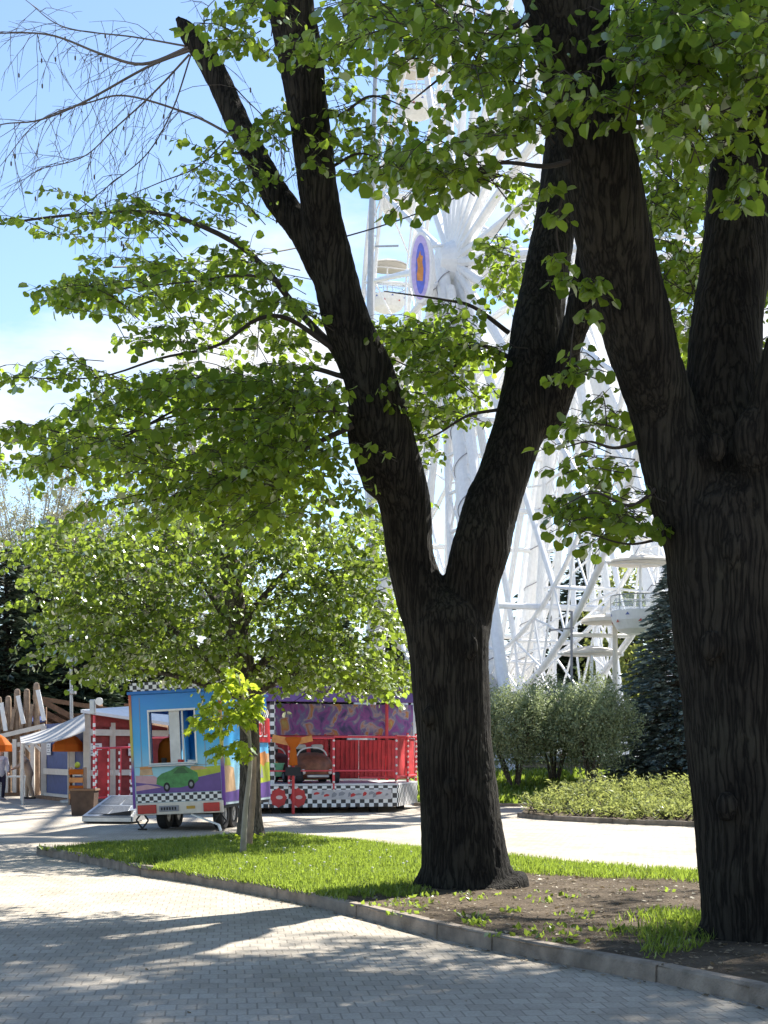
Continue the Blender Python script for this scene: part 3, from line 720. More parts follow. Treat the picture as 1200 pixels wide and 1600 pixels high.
fill(L, W, 680, 620, 80, 60, d-.8, d+2.2, 10, P(790,640,d), 1.0, **fk)
fill(L, W, 650, 715, 50, 45, d-.6, d+1.5, 4, P(780,640,d), .8, **fk)
fill(L, W, 795, 420, 30, 40, d+.6, d+2.5, 4, P(850,400,d), .9, **fk)
fill(L, W, 540, 770, 30, 25, d-.9, d-.6, 2, P(600,770,d), .6, side_len=.2, nside=5, leaf=.08)
fill(L, W, 560, 190, 70, 105, d-1.5, d+1, 9, P(490,120,d), 1.0, side_len=.32, nside=7, leaf=.095, gap=.09)
fill(L, W, 520, 60, 60, 60, d-2.2, d-1.2, 5, P(470,60,d), 1.0, **fk)
fill(L, W, 390, 40, 45, 36, d-3.5, d-2.5, 4, P(450,20,d), .8, **fk)
fill(L, W, 830, 320, 35, 35, d+.8, d+2.4, 3, P(860,330,d), .9, **fk)
over = lambda p: p[2] > H + 0.535 * p[1] + 0.85
dome(L, W, (4.4, 20.4, 13.2), (8.8, 6.2, 3.8), 560, 2.0, over, side_len=0.8, nside=12, leaf=0.12, gap=0.095, tw=3)  # unseen upper crown, spread and thickened to shade the foreground
crown = G(); W.mi = [np.zeros_like(x) for x in W.mi]
crown = W; s0 = crown.n; L.into(crown, HEART, 1)
o = crown.obj("crown", [m_twig, m_leaf], lt); set_leaf_var(o, s0, len(HEART[0]), 11)

# bare hanging twigs on the sawn limb
B = G()
def bare(pts, dd, r0, twigs, ln=0.55):
    c = branch(B, pts, dd, r0, 0.004, 30, jit=0.5)
    for _ in range(twigs):
        i = rng.integers(3, 29); p = c[i]; t = unit(c[min(i + 1, 29)] - c[i - 1])
        v = unit(t * rng.uniform(0.2, 1.0) + np.array((0, 0, rng.uniform(-1.1, 0.35))) + rng.normal(0, 0.45, 3)); l = ln * rng.uniform(0.4, 1.9)
        q = [p]; w = v.copy()
        for k in range(6):
            w = unit(w + np.array((0, 0, -0.16)) + rng.normal(0, 0.16, 3)); q.append(q[-1] + w * l / 6)
            if k in (1, 2, 3, 4) and rng.random() < 0.75:
                s = unit(w + rng.normal(0, 0.6, 3) + np.array((0, 0, -.25))); m = l * rng.uniform(.2, .5)
                B.tube([q[-1], q[-1] + s * m * .5, q[-1] + s * m + (0, 0, -.08 * m)], (.0032, .0026, .0018), n=3, cap=False)
                if rng.random() < 0.10: B.ball(q[-1] + s * m + (0, 0, -.04), (.012, .012, .035), n=5)
        B.tube(q, np.linspace(.0048, .002, 7), n=3, cap=False)
e = d + .1
bare(((300,72),(225,100),(160,85),(80,55),(0,52),(-80,60)), e, .022, 30)
bare(((298,78),(230,105),(130,160),(60,188),(0,195),(-60,220)), e, .018, 26)
bare(((365,213),(300,180),(200,150),(140,160),(60,190),(0,260)), e, .016, 26)
bare(((296,85),(240,145),(180,200),(130,245),(60,265)), e, .013, 22)
bare(((290,72),(210,58),(100,42),(40,0)), e, .012, 16)
bare(((312,66),(330,90),(370,140),(410,180),(450,215)), e, .011, 16)
bare(((322,62),(320,20),(345,-10)), e, .009, 5)
bare(((352,220),(310,260),(250,285),(190,310)), e, .010, 12)
bare(((300,80),(270,170),(230,240),(170,290),(120,330)), e, .010, 14)
B.obj("bare_twig", m_bare, lt)

# ---- right linden
rt = thing("linden_tree", "massive dark linden at the picture's edge, thick trunk splitting into three heavy limbs", "tree", P(1195, 1468, DR))
g = G(); d = DR
limb(g, [(1080,1325,1490,d),(1098,1305,1462,d),(1096,1295,1400,d),(1088,1285,1300,d),(1076,1275,1190,d),(1066,1268,1080,d),(1054,1262,980,d),(1042,1258,890,d),(1036,1240,830,d)], n=28)
for dx in (-88, 95, 20, -40):
    g.tube([P(1197 + dx * 0.55, 1400, d), P(1197 + dx * 0.8, 1450, d - .05), P(1197 + dx * 1.1, 1482, d - .12)], (0.2, 0.17, 0.1), n=10, rnd=True)
limb(g, [(1030,1180,820,d),(1008,1130,735,d),(990,1092,655,d),(970,1070,595,d-.1),(936,1047,500,d-.2),(906,1024,400,d-.3),(888,1007,300,d-.4),(876,985,215,d-.5),(858,962,140,d-.6),(834,955,60,d-.7),(812,950,-20,d-.8),(780,920,-150,d-1),(750,870,-300,d-1.2)], n=22)
limb(g, [(1060,1220,800,d+.1),(1068,1205,690,d+.2),(1072,1192,600,d+.3),(1079,1190,500,d+.4),(1096,1204,400,d+.5),(1108,1212,300,d+.6),(1118,1222,200,d+.7),(1135,1235,80,d+.9),(1150,1245,-60,d+1.1),(1165,1245,-240,d+1.4)], n=20)
limb(g, [(1130,1290,840,d-.1),(1148,1300,740,d-.25),(1168,1310,650,d-.4),(1192,1325,560,d-.5),(1230,1350,450,d-.6),(1280,1390,300,d-.7),(1330,1430,120,d-.8),(1370,1450,-80,d-1)], n=18)
g.ball(P(1185, 690, d - .45), (.2, .18, .3), n=14)
for x0, x1, y1, dd_ in ((1100, 1020, 1486, -.25), (1125, 1075, 1512, -.6), (1150, 1160, 1530, -.8)):
    g.tube(curve([P(1195 + (x0 - 1195) * .7, 1440, d), P(x0, (1468 + y1) / 2, d + dd_ * .5), P(x1, y1 + 8, d + dd_)], 8), np.linspace(.16, .03, 8), n=8, rnd=True)
for x, y, w_, r in ((1110, 1010, .52, .11), (1150, 860, .55, .13), (1010, 480, .33, .07), (1135, 1260, .52, .1), (1120, 700, .5, .1)):
    g.ball(P(x, y, d - w_ + .03), (r * .8, r * .45, r * 1.2), n=10)
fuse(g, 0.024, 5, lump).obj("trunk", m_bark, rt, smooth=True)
W = G(); L = Leaves()
for pts, dd, r0, r1 in (
    (((830,25),(790,50),(740,80),(690,120),(640,160)), d-.8, .028, .005), (((960,130),(1000,60),(1060,30),(1120,-20)), d-.3, .03, .008),
    (((900,250),(850,260),(780,255),(700,280),(620,270)), d-.6, .024, .005), (((960,180),(1010,190),(1080,150),(1160,120)), d-.8, .024, .005),
    (((1030,760),(985,790),(930,770),(880,790)), d-.1, .018, .004), (((1000,690),(960,700),(920,690),(880,700)), d, .018, .004),
    (((1040,840),(980,850),(910,830)), d, .014, .004), (((880,300),(870,360),(880,420)), d-.9, .01, .004), (((930,470),(900,500),(890,570)), d-.6, .01, .004)):
    branch(W, pts, dd, r0, r1)
fk = dict(side_len=0.32, nside=8, leaf=0.088, gap=0.078)
to = P(950, 150, d)
fill(L, W, 690, 275, 85, 30, d-1.6, d+.4, 9, to, .9, **fk)
fill(L, W, 800, 170, 65, 60, d-1.8, d+.4, 9, to, .8, **fk)
fill(L, W, 740, 70, 105, 65, d-1.8, d+.6, 15, to, .8, **fk)
fill(L, W, 630, 40, 75, 40, d-2.2, d-.4, 6, to, .8, **fk)
fill(L, W, 925, 165, 60, 25, d-1.9, d-1.0, 3, P(1000,200,d), .7, **fk)
fill(L, W, 1095, 125, 110, 130, d-2.0, d+.4, 52, P(1100,200,d), .9, side_len=.34, nside=8, leaf=.092, gap=.074)
fill(L, W, 1000, 130, 40, 60, d-2.0, d-1.2, 4, P(1000,100,d), .7, **fk)
fill(L, W, 1095, 25, 120, 45, d-2.0, d+.4, 18, P(1100,0,d), .9, **fk)
fill(L, W, 1055, 400, 60, 200, d+2.0, d+4.5, 46, P(1100,500,d+2), 1.0, **fk)
fill(L, W, 1205, 500, 25, 130, d+2.0, d+4, 8, P(1200,500,d+2), .9, **fk)
fill(L, W, 1180, 290, 28, 34, d-1.4, d-.9, 4, P(1230,270,d), .5, side_len=.2, nside=6, leaf=.1, gap=.08)
fill(L, W, 872, 360, 16, 80, d-1.1, d-.7, 3, P(890,300,d), .4, side_len=.14, nside=5, leaf=.09)
fill(L, W, 925, 470, 22, 50, d-1.0, d-.7, 2, P(930,470,d), .4, side_len=.14, nside=5, leaf=.09)
fill(L, W, 945, 700, 70, 60, d-.5, d+1.0, 8, P(1020,720,d), .7, side_len=.26, nside=6, leaf=.092)
fill(L, W, 900, 800, 38, 26, d-.4, d+.5, 5, P(1000,800,d), .6, side_len=.22, nside=7, leaf=.092, gap=.075)
fill(L, W, 985, 815, 45, 45, d-.4, d+.8, 7, P(1030,800,d), .6, side_len=.22, nside=6, leaf=.092)
fill(L, W, 905, 580, 30, 14, d-.6, d, 2, P(960,580,d), .4, side_len=.14, nside=5, leaf=.09)
dome(L, W, (5.4, 14.0, 11.6), (5.8, 5.0, 3.4), 190, 1.9, over, side_len=0.75, nside=12, leaf=0.12, gap=0.1)
dome(L, W, (8.0, 17.8, 10.5), (5.5, 5.5, 4.0), 150, 1.9, lambda p: (over(p) or p[0] - 1.3 > .285 * p[1]), side_len=0.75, nside=12, leaf=0.12, gap=0.1)  # unseen outer crown, added to throw shade on the bare soil
s0 = W.n; L.into(W, HEART, 1)
o = W.obj("crown", [m_twig, m_leaf], rt); set_leaf_var(o, s0, len(HEART[0]), 12)

# ---- smaller linden on the sunny grass
mt = thing("linden_tree", "smaller full-crowned linden standing in the sunny grass before the blue trailer", "tree", P(391, 1313, DM))
g = G(); d = DM
limb(g, [(358,428,1322,d),(368,416,1308,d),(372,409,1270,d),(374,407,1200,d),(374,405,1140,d),(370,402,1080,d),(362,396,1020,d),(352,384,950,d),(344,372,880,d),(340,360,820,d),(336,348,780,d)], n=16)
for pts in (((385,1080),(300,1010),(220,940),(120,900)), ((385,1060),(450,1000),(520,950),(600,920)), ((375,1020),(330,930),(260,850)), ((375,980),(440,900),(500,850)), ((385,1090),(470,1050),(560,1040)), ((380,1090),(290,1060),(180,1040))):
    c = curve([P(x, y, d + (i * rng.uniform(-.7, .7))) for i, (x, y) in enumerate(pts)], 14); g.tube(c, np.linspace(.085, .015, 14), n=8, rnd=True)
fuse(g, 0.02, 3, lambda c: 0.4 * lump(c)).obj("trunk", m_bark_mid, mt, smooth=True)
DENS = 2.7
W = G(); L = Leaves(); mk = dict(side_len=0.42, nside=8, leaf=0.092, gap=0.082)
to = P(370, 980, d)
for cx, cy, rx, ry, n in ((340,925,255,110,125), (140,900,105,70,18), (130,1000,80,60,12), (540,1000,90,85,34), (560,860,70,55,16), (250,1040,120,26,18), (470,1060,120,22,17), (330,845,170,45,22), (90,860,60,35,7), (595,1055,40,35,8)):
    fill(L, W, cx, cy, rx, ry, d - 2.1, d + 2.6, n, to, 1.25, **mk)
s0 = W.n; L.into(W, HEART, 1)
o = W.obj("crown", [m_twig, m_leaf_mid], mt); set_leaf_var(o, s0, len(HEART[0]), 13)
# ---- sapling in front of it
ds = 21.3
sp_ = P(379, 1336, ds); sp_[2] = KH - .04
st_ = thing("sapling", "young sapling with large bright lime leaves, in front of the smaller linden", "tree", sp_)
g = G(); g.tube(curve([sp_, P(383, 1270, ds), P(391, 1190, ds), P(386, 1120, ds), P(372, 1055, ds - .1)], 18), np.linspace(.05, .012, 18), n=9)
for pts in (((388,1150),(360,1120),(320,1125)), ((387,1130),(405,1105),(412,1085)), ((389,1175),(365,1165),(345,1168)), ((384,1110),(360,1090),(345,1075))):
    g.tube(curve([P(x, y, ds + rng.uniform(-.15, .15)) for x, y in pts], 8), np.linspace(.014, .004, 8), n=5, cap=False)
g.obj("trunk", m_pale_stem, st_, smooth=True)
W = G(); L = Leaves(); DENS = 1.0
for cx, cy, rx, ry, n in ((368,1068,22,20,8), (355,1105,40,24,13), (388,1112,18,24,8), (322,1128,14,10,4), (378,1168,16,10,4), (348,1168,8,8,2), (343,1146,5,5,1)):
    fill(L, W, cx, cy, rx, ry, ds - .45, ds + .35, n, P(385, 1120, ds), .32, side_len=.16, nside=6, leaf=.125, gap=.07)
fill(L, W, 380, 1308, 30, 10, ds + 2.6, ds + 3.4, 7, P(385, 1300, d), .35, side_len=.16, nside=5, leaf=.09)
s0 = W.n; L.into(W, MAPLE, 1)
o = W.obj("crown", [m_twig, m_sprout], st_); set_leaf_var(o, s0, len(MAPLE[0]), 14)
# support stakes by the smaller linden
for (a, b, dd), lab in ((((388,1322),(397,1182),23.2), "brown leaning wooden stake between the sapling and the smaller linden trunk"),):
    p, q = P(*a, dd), P(*b, dd); p[2] = KH - .05
    s = G(); s.tube(curve([p, (p + q) / 2 + (.02, 0, 0), q], 8), np.linspace(.055, .04, 8), n=9); tag(s.obj("wooden_stake", m_wood, loc=p), lab, "stake")
# ------------------------------------------------------------------ ticket trailer
m_mural = M_print("mural_sky", [(0.45, (0.5, 0.6, 0.62)), (1.15, (0.34, 0.66, 0.80)), (1.75, (0.06, 0.42, 0.80)), (2.8, (0.025, 0.25, 0.72))])
m_edge = M_print("corner_stripe", [(0.4, (0.14, 0.03, 0.28)), (1.2, (0.13, 0.04, 0.35)), (1.6, (0.5, 0.45, 0.08)), (2.2, (0.55, 0.4, 0.08)), (2.8, (0.5, 0.06, 0.05))])
m_chk = M_checker("chequer", 0.085); m_chky = M_checker("chequer_side", 0.085, axes=('Y', 'Z'))
m_purple = M("purple_print", (0.13, 0.07, 0.27), 0.4); m_green = M("green_print", (0.06, 0.24, 0.07), 0.4, var=0.3, vscale=9)
m_lime = M("lime_print", (0.38, 0.46, 0.04), 0.4, var=0.2); m_sand = M("sand_print", (0.55, 0.36, 0.2), 0.4, var=0.2)
m_ochre = M("orange_print", (0.6, 0.25, 0.07), 0.4, var=0.2); m_grayp = M("grey_print", (0.25, 0.25, 0.28), 0.4)
m_signred = M("sign_red", (0.5, 0.025, 0.03), 0.35); m_lamp = M("tail_light_red", (0.45, 0.02, 0.02), 0.2)
TW, TL = 1.93, 4.0
a0 = np.array((-5.13, 30.35, 0)); yaw = math.atan2(-0.16, 0.987)
tr = thing("ticket_trailer", "blue ticket trailer with chequered trim, serving window and painted landscape on its side", "trailer", a0, yaw, ry=0.0)
tilt = math.radians(-2.6)
def tl(name, g, mats, parent=None, smooth=False, tip=True):
    o = g.obj(name, mats, parent or tr, smooth=smooth, local=True)
    if tip and parent is None: o.rotation_euler = (0, tilt, 0)
    return o
X0, X1, Z0, Z1 = 0.40, 1.36, 1.36, 2.42      # serving opening
g = G()
g.box((0.03, 0, .45), (X0, .06, 2.78)); g.box((X1, 0, .45), (TW - .03, .06, 2.78)); g.box((X0, 0, .45), (X1, .06, Z0)); g.box((X0, 0, Z1), (X1, .06, 2.78))
wall = tl("wall", g, m_mural); wall['label'] = "end wall with serving window"
g = G(); g.box((0.03, TL - .06, .45), (.30, TL, 2.78)); g.box((1.5, TL - .06, .45), (TW - .03, TL, 2.78)); g.box((.30, TL - .06, .45), (1.5, TL, 1.2)); g.box((.30, TL - .06, 2.5), (1.5, TL, 2.78))
tl("wall", g, m_mural)
g = G(); g.box((TW - .06, .06, .45), (TW, TL - .06, 2.78)); sw = tl("wall", g, m_mural)
g = G(); g.box((0, .06, .45), (.06, 1.2, 2.78)); g.box((0, 2.6, .45), (.06, TL - .06, 2.78)); g.box((0, 1.2, .45), (.06, 2.6, 1.25)); g.box((0, 1.2, 2.45), (.06, 2.6, 2.78)); tl("wall", g, m_mural)
g = G(); g.box((-.02, -.012, .44), (.035, .05, 2.79)); tl("corner_strip", g, m_edge); g = G(); g.box((TW - .05, -.012, .44), (TW + .012, .05, 2.79)); tl("corner_strip", g, m_edge)
g = G(); g.bbox((-.04, -.06, 2.785), (TW + .04, TL + .04, 2.85), .02); tl("roof", g, M("trailer_blue", (0.03, 0.17, 0.5), 0.4))
g = G(); g.box((0.02, -.02, 2.855), (TW + .02, .02, 3.03)); tl("chequer_parapet", g, m_chk)
g = G(); g.box((.05, .0, .38), (TW - .05, TL, .44)); tl("chassis", g, m_black)
g = G(); g.box((.06, -.012, .56), (TW - .06, -.004, .73)); tl("chequer_band", g, m_chk)
g = G(); g.bbox((.06, -.07, .30), (TW - .02, -.014, .55), .015); bp = tl("bumper", g, m_cream)
g = G(); g.bbox((.10, -.10, .33), (.50, -.072, .51), .01); tl("tail_light", g, m_lamp, bp); g = G(); g.bbox((1.50, -.10, .33), (1.84, -.072, .51), .01); tl("tail_light", g, m_lamp, bp)
g = G(); g.bbox((.56, -.09, .36), (.98, -.072, .48), .008); 
for i in range(6): g.box((.60 + i * .058, -.094, .39), (.635 + i * .058, -.0905, .45), 1)
tl("number_plate", g, [m_grayp, m_black], bp)
g = G(); g.box((1.14, -.08, .40), (1.32, -.072, .46)); tl("reflector", g, M("amber", (0.5, 0.3, 0.03), .3), bp)
g = G()
for x_ in (.2, 1.56): g.box((x_, -.0035, .75), (x_ + .012, -.0008, 2.72), 0)
g.box((.06, -.0034, 1.285), (1.87, -.0008, 1.295), 0); tl("panel_seam", g, m_grayp)
# window furniture
g = G()
g.box((X0 - .03, -.02, Z0 - .03), (X1 + .03, .08, Z0)); g.box((X0 - .03, -.02, Z1), (X1 + .03, .08, Z1 + .04))
g.box((X0 - .03, -.02, Z0), (X0, .08, Z1)); g.box((X1, -.02, Z0), (X1 + .03, .08, Z1))
wf = tl("window_frame", g, m_white)
g = G(); g.box((.80, .075, Z0), (1.02, .14, Z1)); g.box((1.06, .08, Z0), (1.10, .11, Z1)); tl("shutter_post", g, m_steel, wf)
g = G(); g.bbox((X0 - .02, -.16, Z0 - .075), (X1 + .02, .30, Z0 - .035), .01); tl("counter", g, m_steel)
# painted landscape on the end wall (flat vinyl print)
def pr(pts, mi, k, g): g.poly([(x, -.002 - .0012 * k, z) for x, z in pts], .001, mi, nrm=(0, -1, 0))
pm = [m_purple, m_green, m_lime, m_sand, m_ochre, m_grayp, m_black, M("pink_print", (0.55, 0.32, 0.36), .4), M("dark_green_print", (0.03, 0.12, 0.04), .4)]
g = G()
pr([(.06,.74),(1.87,.74),(1.87,1.12),(1.3,1.02),(.9,.86),(.5,.92),(.06,.98)], 0, 1, g)
pr([(.06,.98),(.5,.92),(.7,.98),(.45,1.1),(.06,1.12)], 7, 2, g); pr([(.06,.80),(.6,.86),(.3,.93),(.06,.9)], 7, 3, g)
pr([(1.15,1.0),(1.87,1.12),(1.87,1.26),(1.5,1.24),(1.15,1.16)], 2, 2, g)
pr([(.15,1.12),(.17,1.3),(.4,1.31),(.44,1.12)], 3, 2, g); pr([(.16,1.24),(.16,1.29),(.41,1.3),(.42,1.25)], 4, 3, g); pr([(1.2,1.18),(1.26,1.27),(1.5,1.26),(1.6,1.2)], 3, 3, g)
# a plain old green saloon in the print: body, cabin, wheels
pr([(.50,.93),(.52,1.06),(.62,1.14),(.82,1.20),(.95,1.27),(1.12,1.28),(1.26,1.2),(1.38,1.13),(1.4,.98),(1.3,.9),(1.0,.84),(.7,.85)], 1, 4, g)
pr([(.86,1.13),(.98,1.24),(1.1,1.24),(1.2,1.13)], 8, 5, g)
for cx, cz, r in ((.72, .86, .1), (1.24, .9, .1)):
    pr([(cx + r * .7 * math.cos(t), cz + r * math.sin(t)) for t in np.linspace(0, 2 * math.pi, 14)[:-1]], 6, 5, g); pr([(cx + r * .35 * math.cos(t), cz + r * .5 * math.sin(t)) for t in np.linspace(0, 2 * math.pi, 14)[:-1]], 5, 6, g)
tl("mural", g, pm)
g = G()
def pr2(pts, mi, k, g): g.poly([(TW + .002 + .0012 * k, y, z) for y, z in pts], .001, mi, nrm=(1, 0, 0))
pr2([(.02,.5),(3.95,.5),(3.95,.86),(2.4,.8),(1.2,.74),(.02,.7)], 0, 1, g); pr2([(.02,.7),(.9,.72),(.8,1.2),(.02,1.3)], 3, 2, g)
pr2([(1.8,.8),(3.95,.86),(3.95,1.3),(3.0,1.32),(1.9,1.2)], 2, 2, g); pr2([(1.9,1.2),(3.95,1.3),(3.95,1.5),(2.1,1.48)], 3, 2, g)
pr2([(3.0,1.3),(3.1,1.5),(3.6,1.55),(3.8,1.4),(3.4,1.2)], 4, 3, g); pr2([(3.05,.95),(3.2,1.25),(3.35,.95)], 5, 4, g); pr2([(.1,1.25),(.6,1.25),(.5,1.42),(.15,1.42)], 2, 3, g)
tl("mural", g, pm)
# lettered red sign on the side
g = G(); g.bbox((TW + .012, 1.9, 1.74), (TW + .06, 3.95, 2.30), .02); sg = tl("sign_board", g, m_signred)
m_paint = bpy.data.materials.new("airbrushed_board"); m_paint.use_nodes = True
_N, _L = m_paint.node_tree.nodes, m_paint.node_tree.links; _b = _N['Principled BSDF']; _b.inputs['Roughness'].default_value = 0.45
_t = _N.new("ShaderNodeTexCoord"); _mp = _N.new("ShaderNodeMapping"); _mp.inputs['Scale'].default_value = (1.3, 0.2, 1.0); _L.new(_t.outputs['Object'], _mp.inputs['Vector'])
_n = _N.new("ShaderNodeTexNoise"); _n.inputs['Scale'].default_value = 2.1; _n.inputs['Detail'].default_value = 3.5; _n.inputs['Distortion'].default_value = 0.9; _L.new(_mp.outputs[0], _n.inputs['Vector'])
_r = _N.new("ShaderNodeValToRGB"); _e = _r.color_ramp.elements; _e[0].position = .30; _e[0].color = (.05, .05, .16, 1); _e[1].position = .72; _e[1].color = (.5, .42, .12, 1)
for _q, _c in ((.38, (.13, .07, .26, 1)), (.46, (.30, .08, .34, 1)), (.52, (.15, .18, .36, 1)), (.58, (.42, .36, .40, 1)), (.63, (.5, .2, .07, 1))): _k = _e.new(_q); _k.color = _c
_L.new(_n.outputs['Fac'], _r.inputs['Fac']); _L.new(_r.outputs['Color'], _b.inputs['Base Color'])
def text_mesh(txt, size, ext, bold=0.0):
    cu = bpy.data.curves.new("t", 'FONT'); cu.body = txt; cu.size = size; cu.extrude = ext; cu.offset = bold; cu.align_x = 'CENTER'; cu.align_y = 'CENTER'
    ob = bpy.data.objects.new("t", cu); COL.objects.link(ob); dg = bpy.context.evaluated_depsgraph_get(); dg.update()
    me = bpy.data.meshes.new_from_object(ob.evaluated_get(dg)); v = np.array([x.co[:] for x in me.vertices]); f = [list(p.vertices) for p in me.polygons]
    bpy.data.objects.remove(ob); bpy.data.meshes.remove(me); return v, f
v, f = text_mesh("LOL", .46, .006, .012)
g = G(); g.add(np.stack([TW + .068 + v[:, 2], 2.95 + v[:, 0] * 1.5, 2.02 + v[:, 1]], -1), f)
v, f = text_mesh("LOL", .39, .004)
g.add(np.stack([TW + .077 + v[:, 2], 2.95 + v[:, 0] * 1.62, 2.02 + v[:, 1]], -1), f, 1)
tl("lettering", g, [m_white, m_signred], sg)
g = G(); g.box((TW + .004, 3.45, 2.32), (TW + .03, 3.98, 2.50)); tl("chequer_corner", g, m_chky)
def wheel_local(x, y, r=.31, w=.2):
    a = np.linspace(0, 2 * math.pi, 21)[:-1]; g = G()
    pr_ = [(r * .55, -w / 2), (r * .93, -w / 2), (r, -w / 2 + .03), (r, w / 2 - .03), (r * .93, w / 2), (r * .55, w / 2)]
    vv = np.concatenate([np.stack([np.full(20, x + z), y + q * np.cos(a), r + q * np.sin(a)], -1) for q, z in pr_]); k = np.arange(5)[:, None] * 20; j = np.arange(20)[None]
    g.add(vv, np.stack([k + j, k + (j + 1) % 20, k + 20 + (j + 1) % 20, k + 20 + j], -1).reshape(-1, 4)); t = tl("wheel", g, m_black, tip=False)
    g = G(); g.tube([(x - w * .42, y, r), (x + w * .42, y, r)], r * .56, n=16); g.tube([(x - w * .5, y, r), (x + w * .5, y, r)], r * .2, n=10); tl("rim", g, m_steel, t)
for wx in (.40, 1.62):
    for wy in (.75, 1.45): wheel_local(wx, wy)
for jx in (.12, 1.78):                                   # scissor jacks
    g = G(); c = np.array((jx, .12))
    for s in (-1, 1):
        g.beam((jx, .1, .38), (jx + s * .13, .1, .2), .03, .03); g.beam((jx + s * .13, .1, .2), (jx, .1, .03), .03, .03)
    g.box((jx - .08, .04, .0), (jx + .08, .16, .03)); tl("jack", g, m_black, tip=False)
g = G(); g.beam((1.2, .0, .34), (1.85, -.25, .14), .04, .03); g.beam((1.85, -.25, .14), (1.9, -.28, .02), .04); tl("light_bar", g, m_white, tip=False)
# what stands on the counter
ct = lambda x, y: (a0 + np.array((math.cos(yaw) * x - math.sin(yaw) * y, math.sin(yaw) * x + math.cos(yaw) * y, Z0 - .033 + x * .045)))
g = G(); p = ct(.58, .12); g.lathe([(0, 0), (.05, 0), (.06, .12), (.055, .14), (0, .14)], p, 12); tag(g.obj("drinks_tub", m_black, loc=p), "black tub on the trailer's serving counter", "tub")
g = G(); p = ct(.95, .1); g.lathe([(0, 0), (.06, 0), (.075, .09), (.07, .09), (.05, .02), (0, .02)], p, 12); tag(g.obj("serving_bowl", m_red, loc=p), "small red bowl on the trailer's serving counter", "bowl")
g = G(); p = ct(1.18, .12); g.lathe([(0, 0), (.09, 0), (.1, .07), (.09, .075), (0, .075)], p, 14); tag(g.obj("serving_bowl", m_white, loc=p), "white shallow bowl at the right end of the serving counter", "bowl")
# the orange hooded machine inside
mc = thing("snack_machine", "orange domed snack machine inside the ticket trailer", "machine", ct(.5, .75) - (0, 0, .88))
g = G(); c = base_of(mc); g.bbox(c + (-.24, -.2, 0), c + (.24, .2, .9), .02); g.obj("cabinet", m_steel, mc)
g = G(); g.lathe([(.24, .9), (.25, 1.15), (.22, 1.32), (.12, 1.43), (.0, 1.46)], c, 16); g.obj("hood", m_orange, mc, smooth=True)
g = G(); g.box(c + (-.02, -.02, 1.44), c + (.02, .02, 1.52)); g.obj("finial", m_red, mc)

# ------------------------------------------------------------------ metal steps, bin
p0 = np.array((-6.78, 33.2, 0)); st = thing("metal_steps", "low aluminium steps with treadplate panels leading to the ticket trailer", "steps", p0, -0.12)
g = G(); g.poly([(0, 0, .02), (1.1, 0, .02), (1.1, 0, .30), (.0, 0, .14)], .9, nrm=(0, 1, 0)); g.obj("base", m_black, st, local=True)
g = G(); g.poly([(-.02, -.02, .14), (1.12, -.02, .14), (1.12, .95, .58), (.32, .95, .58)], .035, nrm=(0, -.42, .9)); g.poly([(-.02,-.02,.05),(1.12,-.02,.05),(1.12,-.02,.14),(-.02,-.02,.14)], .03, nrm=(0, -1, 0)); g.poly([(1.13, -.02, .05), (1.13, .95, .05), (1.13, .95, .6), (1.13, -.02, .16)], .03, nrm=(1, 0, 0)); g.obj("frame", m_steel, st, local=True)
for i in range(2):
    for j in range(2):
        y0, y1 = .06 + j * .45, .44 + j * .45; zf = lambda y: .14 + (y + .02) / .97 * .44 + .04
        sh = lambda y: .34 * (y + .02) / .97
        xa = [sh(y0) + .06 + i * (.5), sh(y0) + .50 + i * .5 - (0.05 * i), sh(y1) + .48 + i * .42 - .08 * i, sh(y1) + .06 + i * .40]
        g = G(); g.poly([(xa[0], y0, zf(y0)), (xa[1], y0, zf(y0)), (xa[2], y1, zf(y1)), (xa[3], y1, zf(y1))], .008, nrm=(0, -.42, .9)); g.obj("tread", M("treadplate", (0.16, .165, .17), .45, .5, var=.25, vscale=30), st, local=True)
p = GP(132, 1274); b = thing("litter_bin", "dark brown tapered wooden bin beside the metal steps", "bin", p)
g = G(); s = .27; t = .31
v = [p + (x * s, y * s, 0) for x, y in ((-1,-1),(1,-1),(1,1),(-1,1))] + [p + (x * t, y * t, .68) for x, y in ((-1,-1),(1,-1),(1,1),(-1,1))] + [p + (x * (t-.05), y * (t-.05), .68) for x, y in ((-1,-1),(1,-1),(1,1),(-1,1))] + [p + (x * (s-.05), y * (s-.05), .1) for x, y in ((-1,-1),(1,-1),(1,1),(-1,1))]
g.add(v, np.array([(0,1,5,4),(1,2,6,5),(2,3,7,6),(3,0,4,7),(4,5,9,8),(5,6,10,9),(6,7,11,10),(7,4,8,11),(9,8,12,13),(10,9,13,14),(11,10,14,15),(8,11,15,12),(12,15,14,13)])); g.obj("body", M("bin_brown", (.075, .045, .03), .7, var=.25, bump=.3), b)
g = G()
for a_, c_ in (((-1,-1),(1,-1)), ((1,-1),(1,1))):
    g.beam(p + (a_[0]*(t+.01), a_[1]*(t+.01), .66), p + (c_[0]*(t+.01), c_[1]*(t+.01), .66), .03, .05)
g.obj("rim", m_wood2, b)

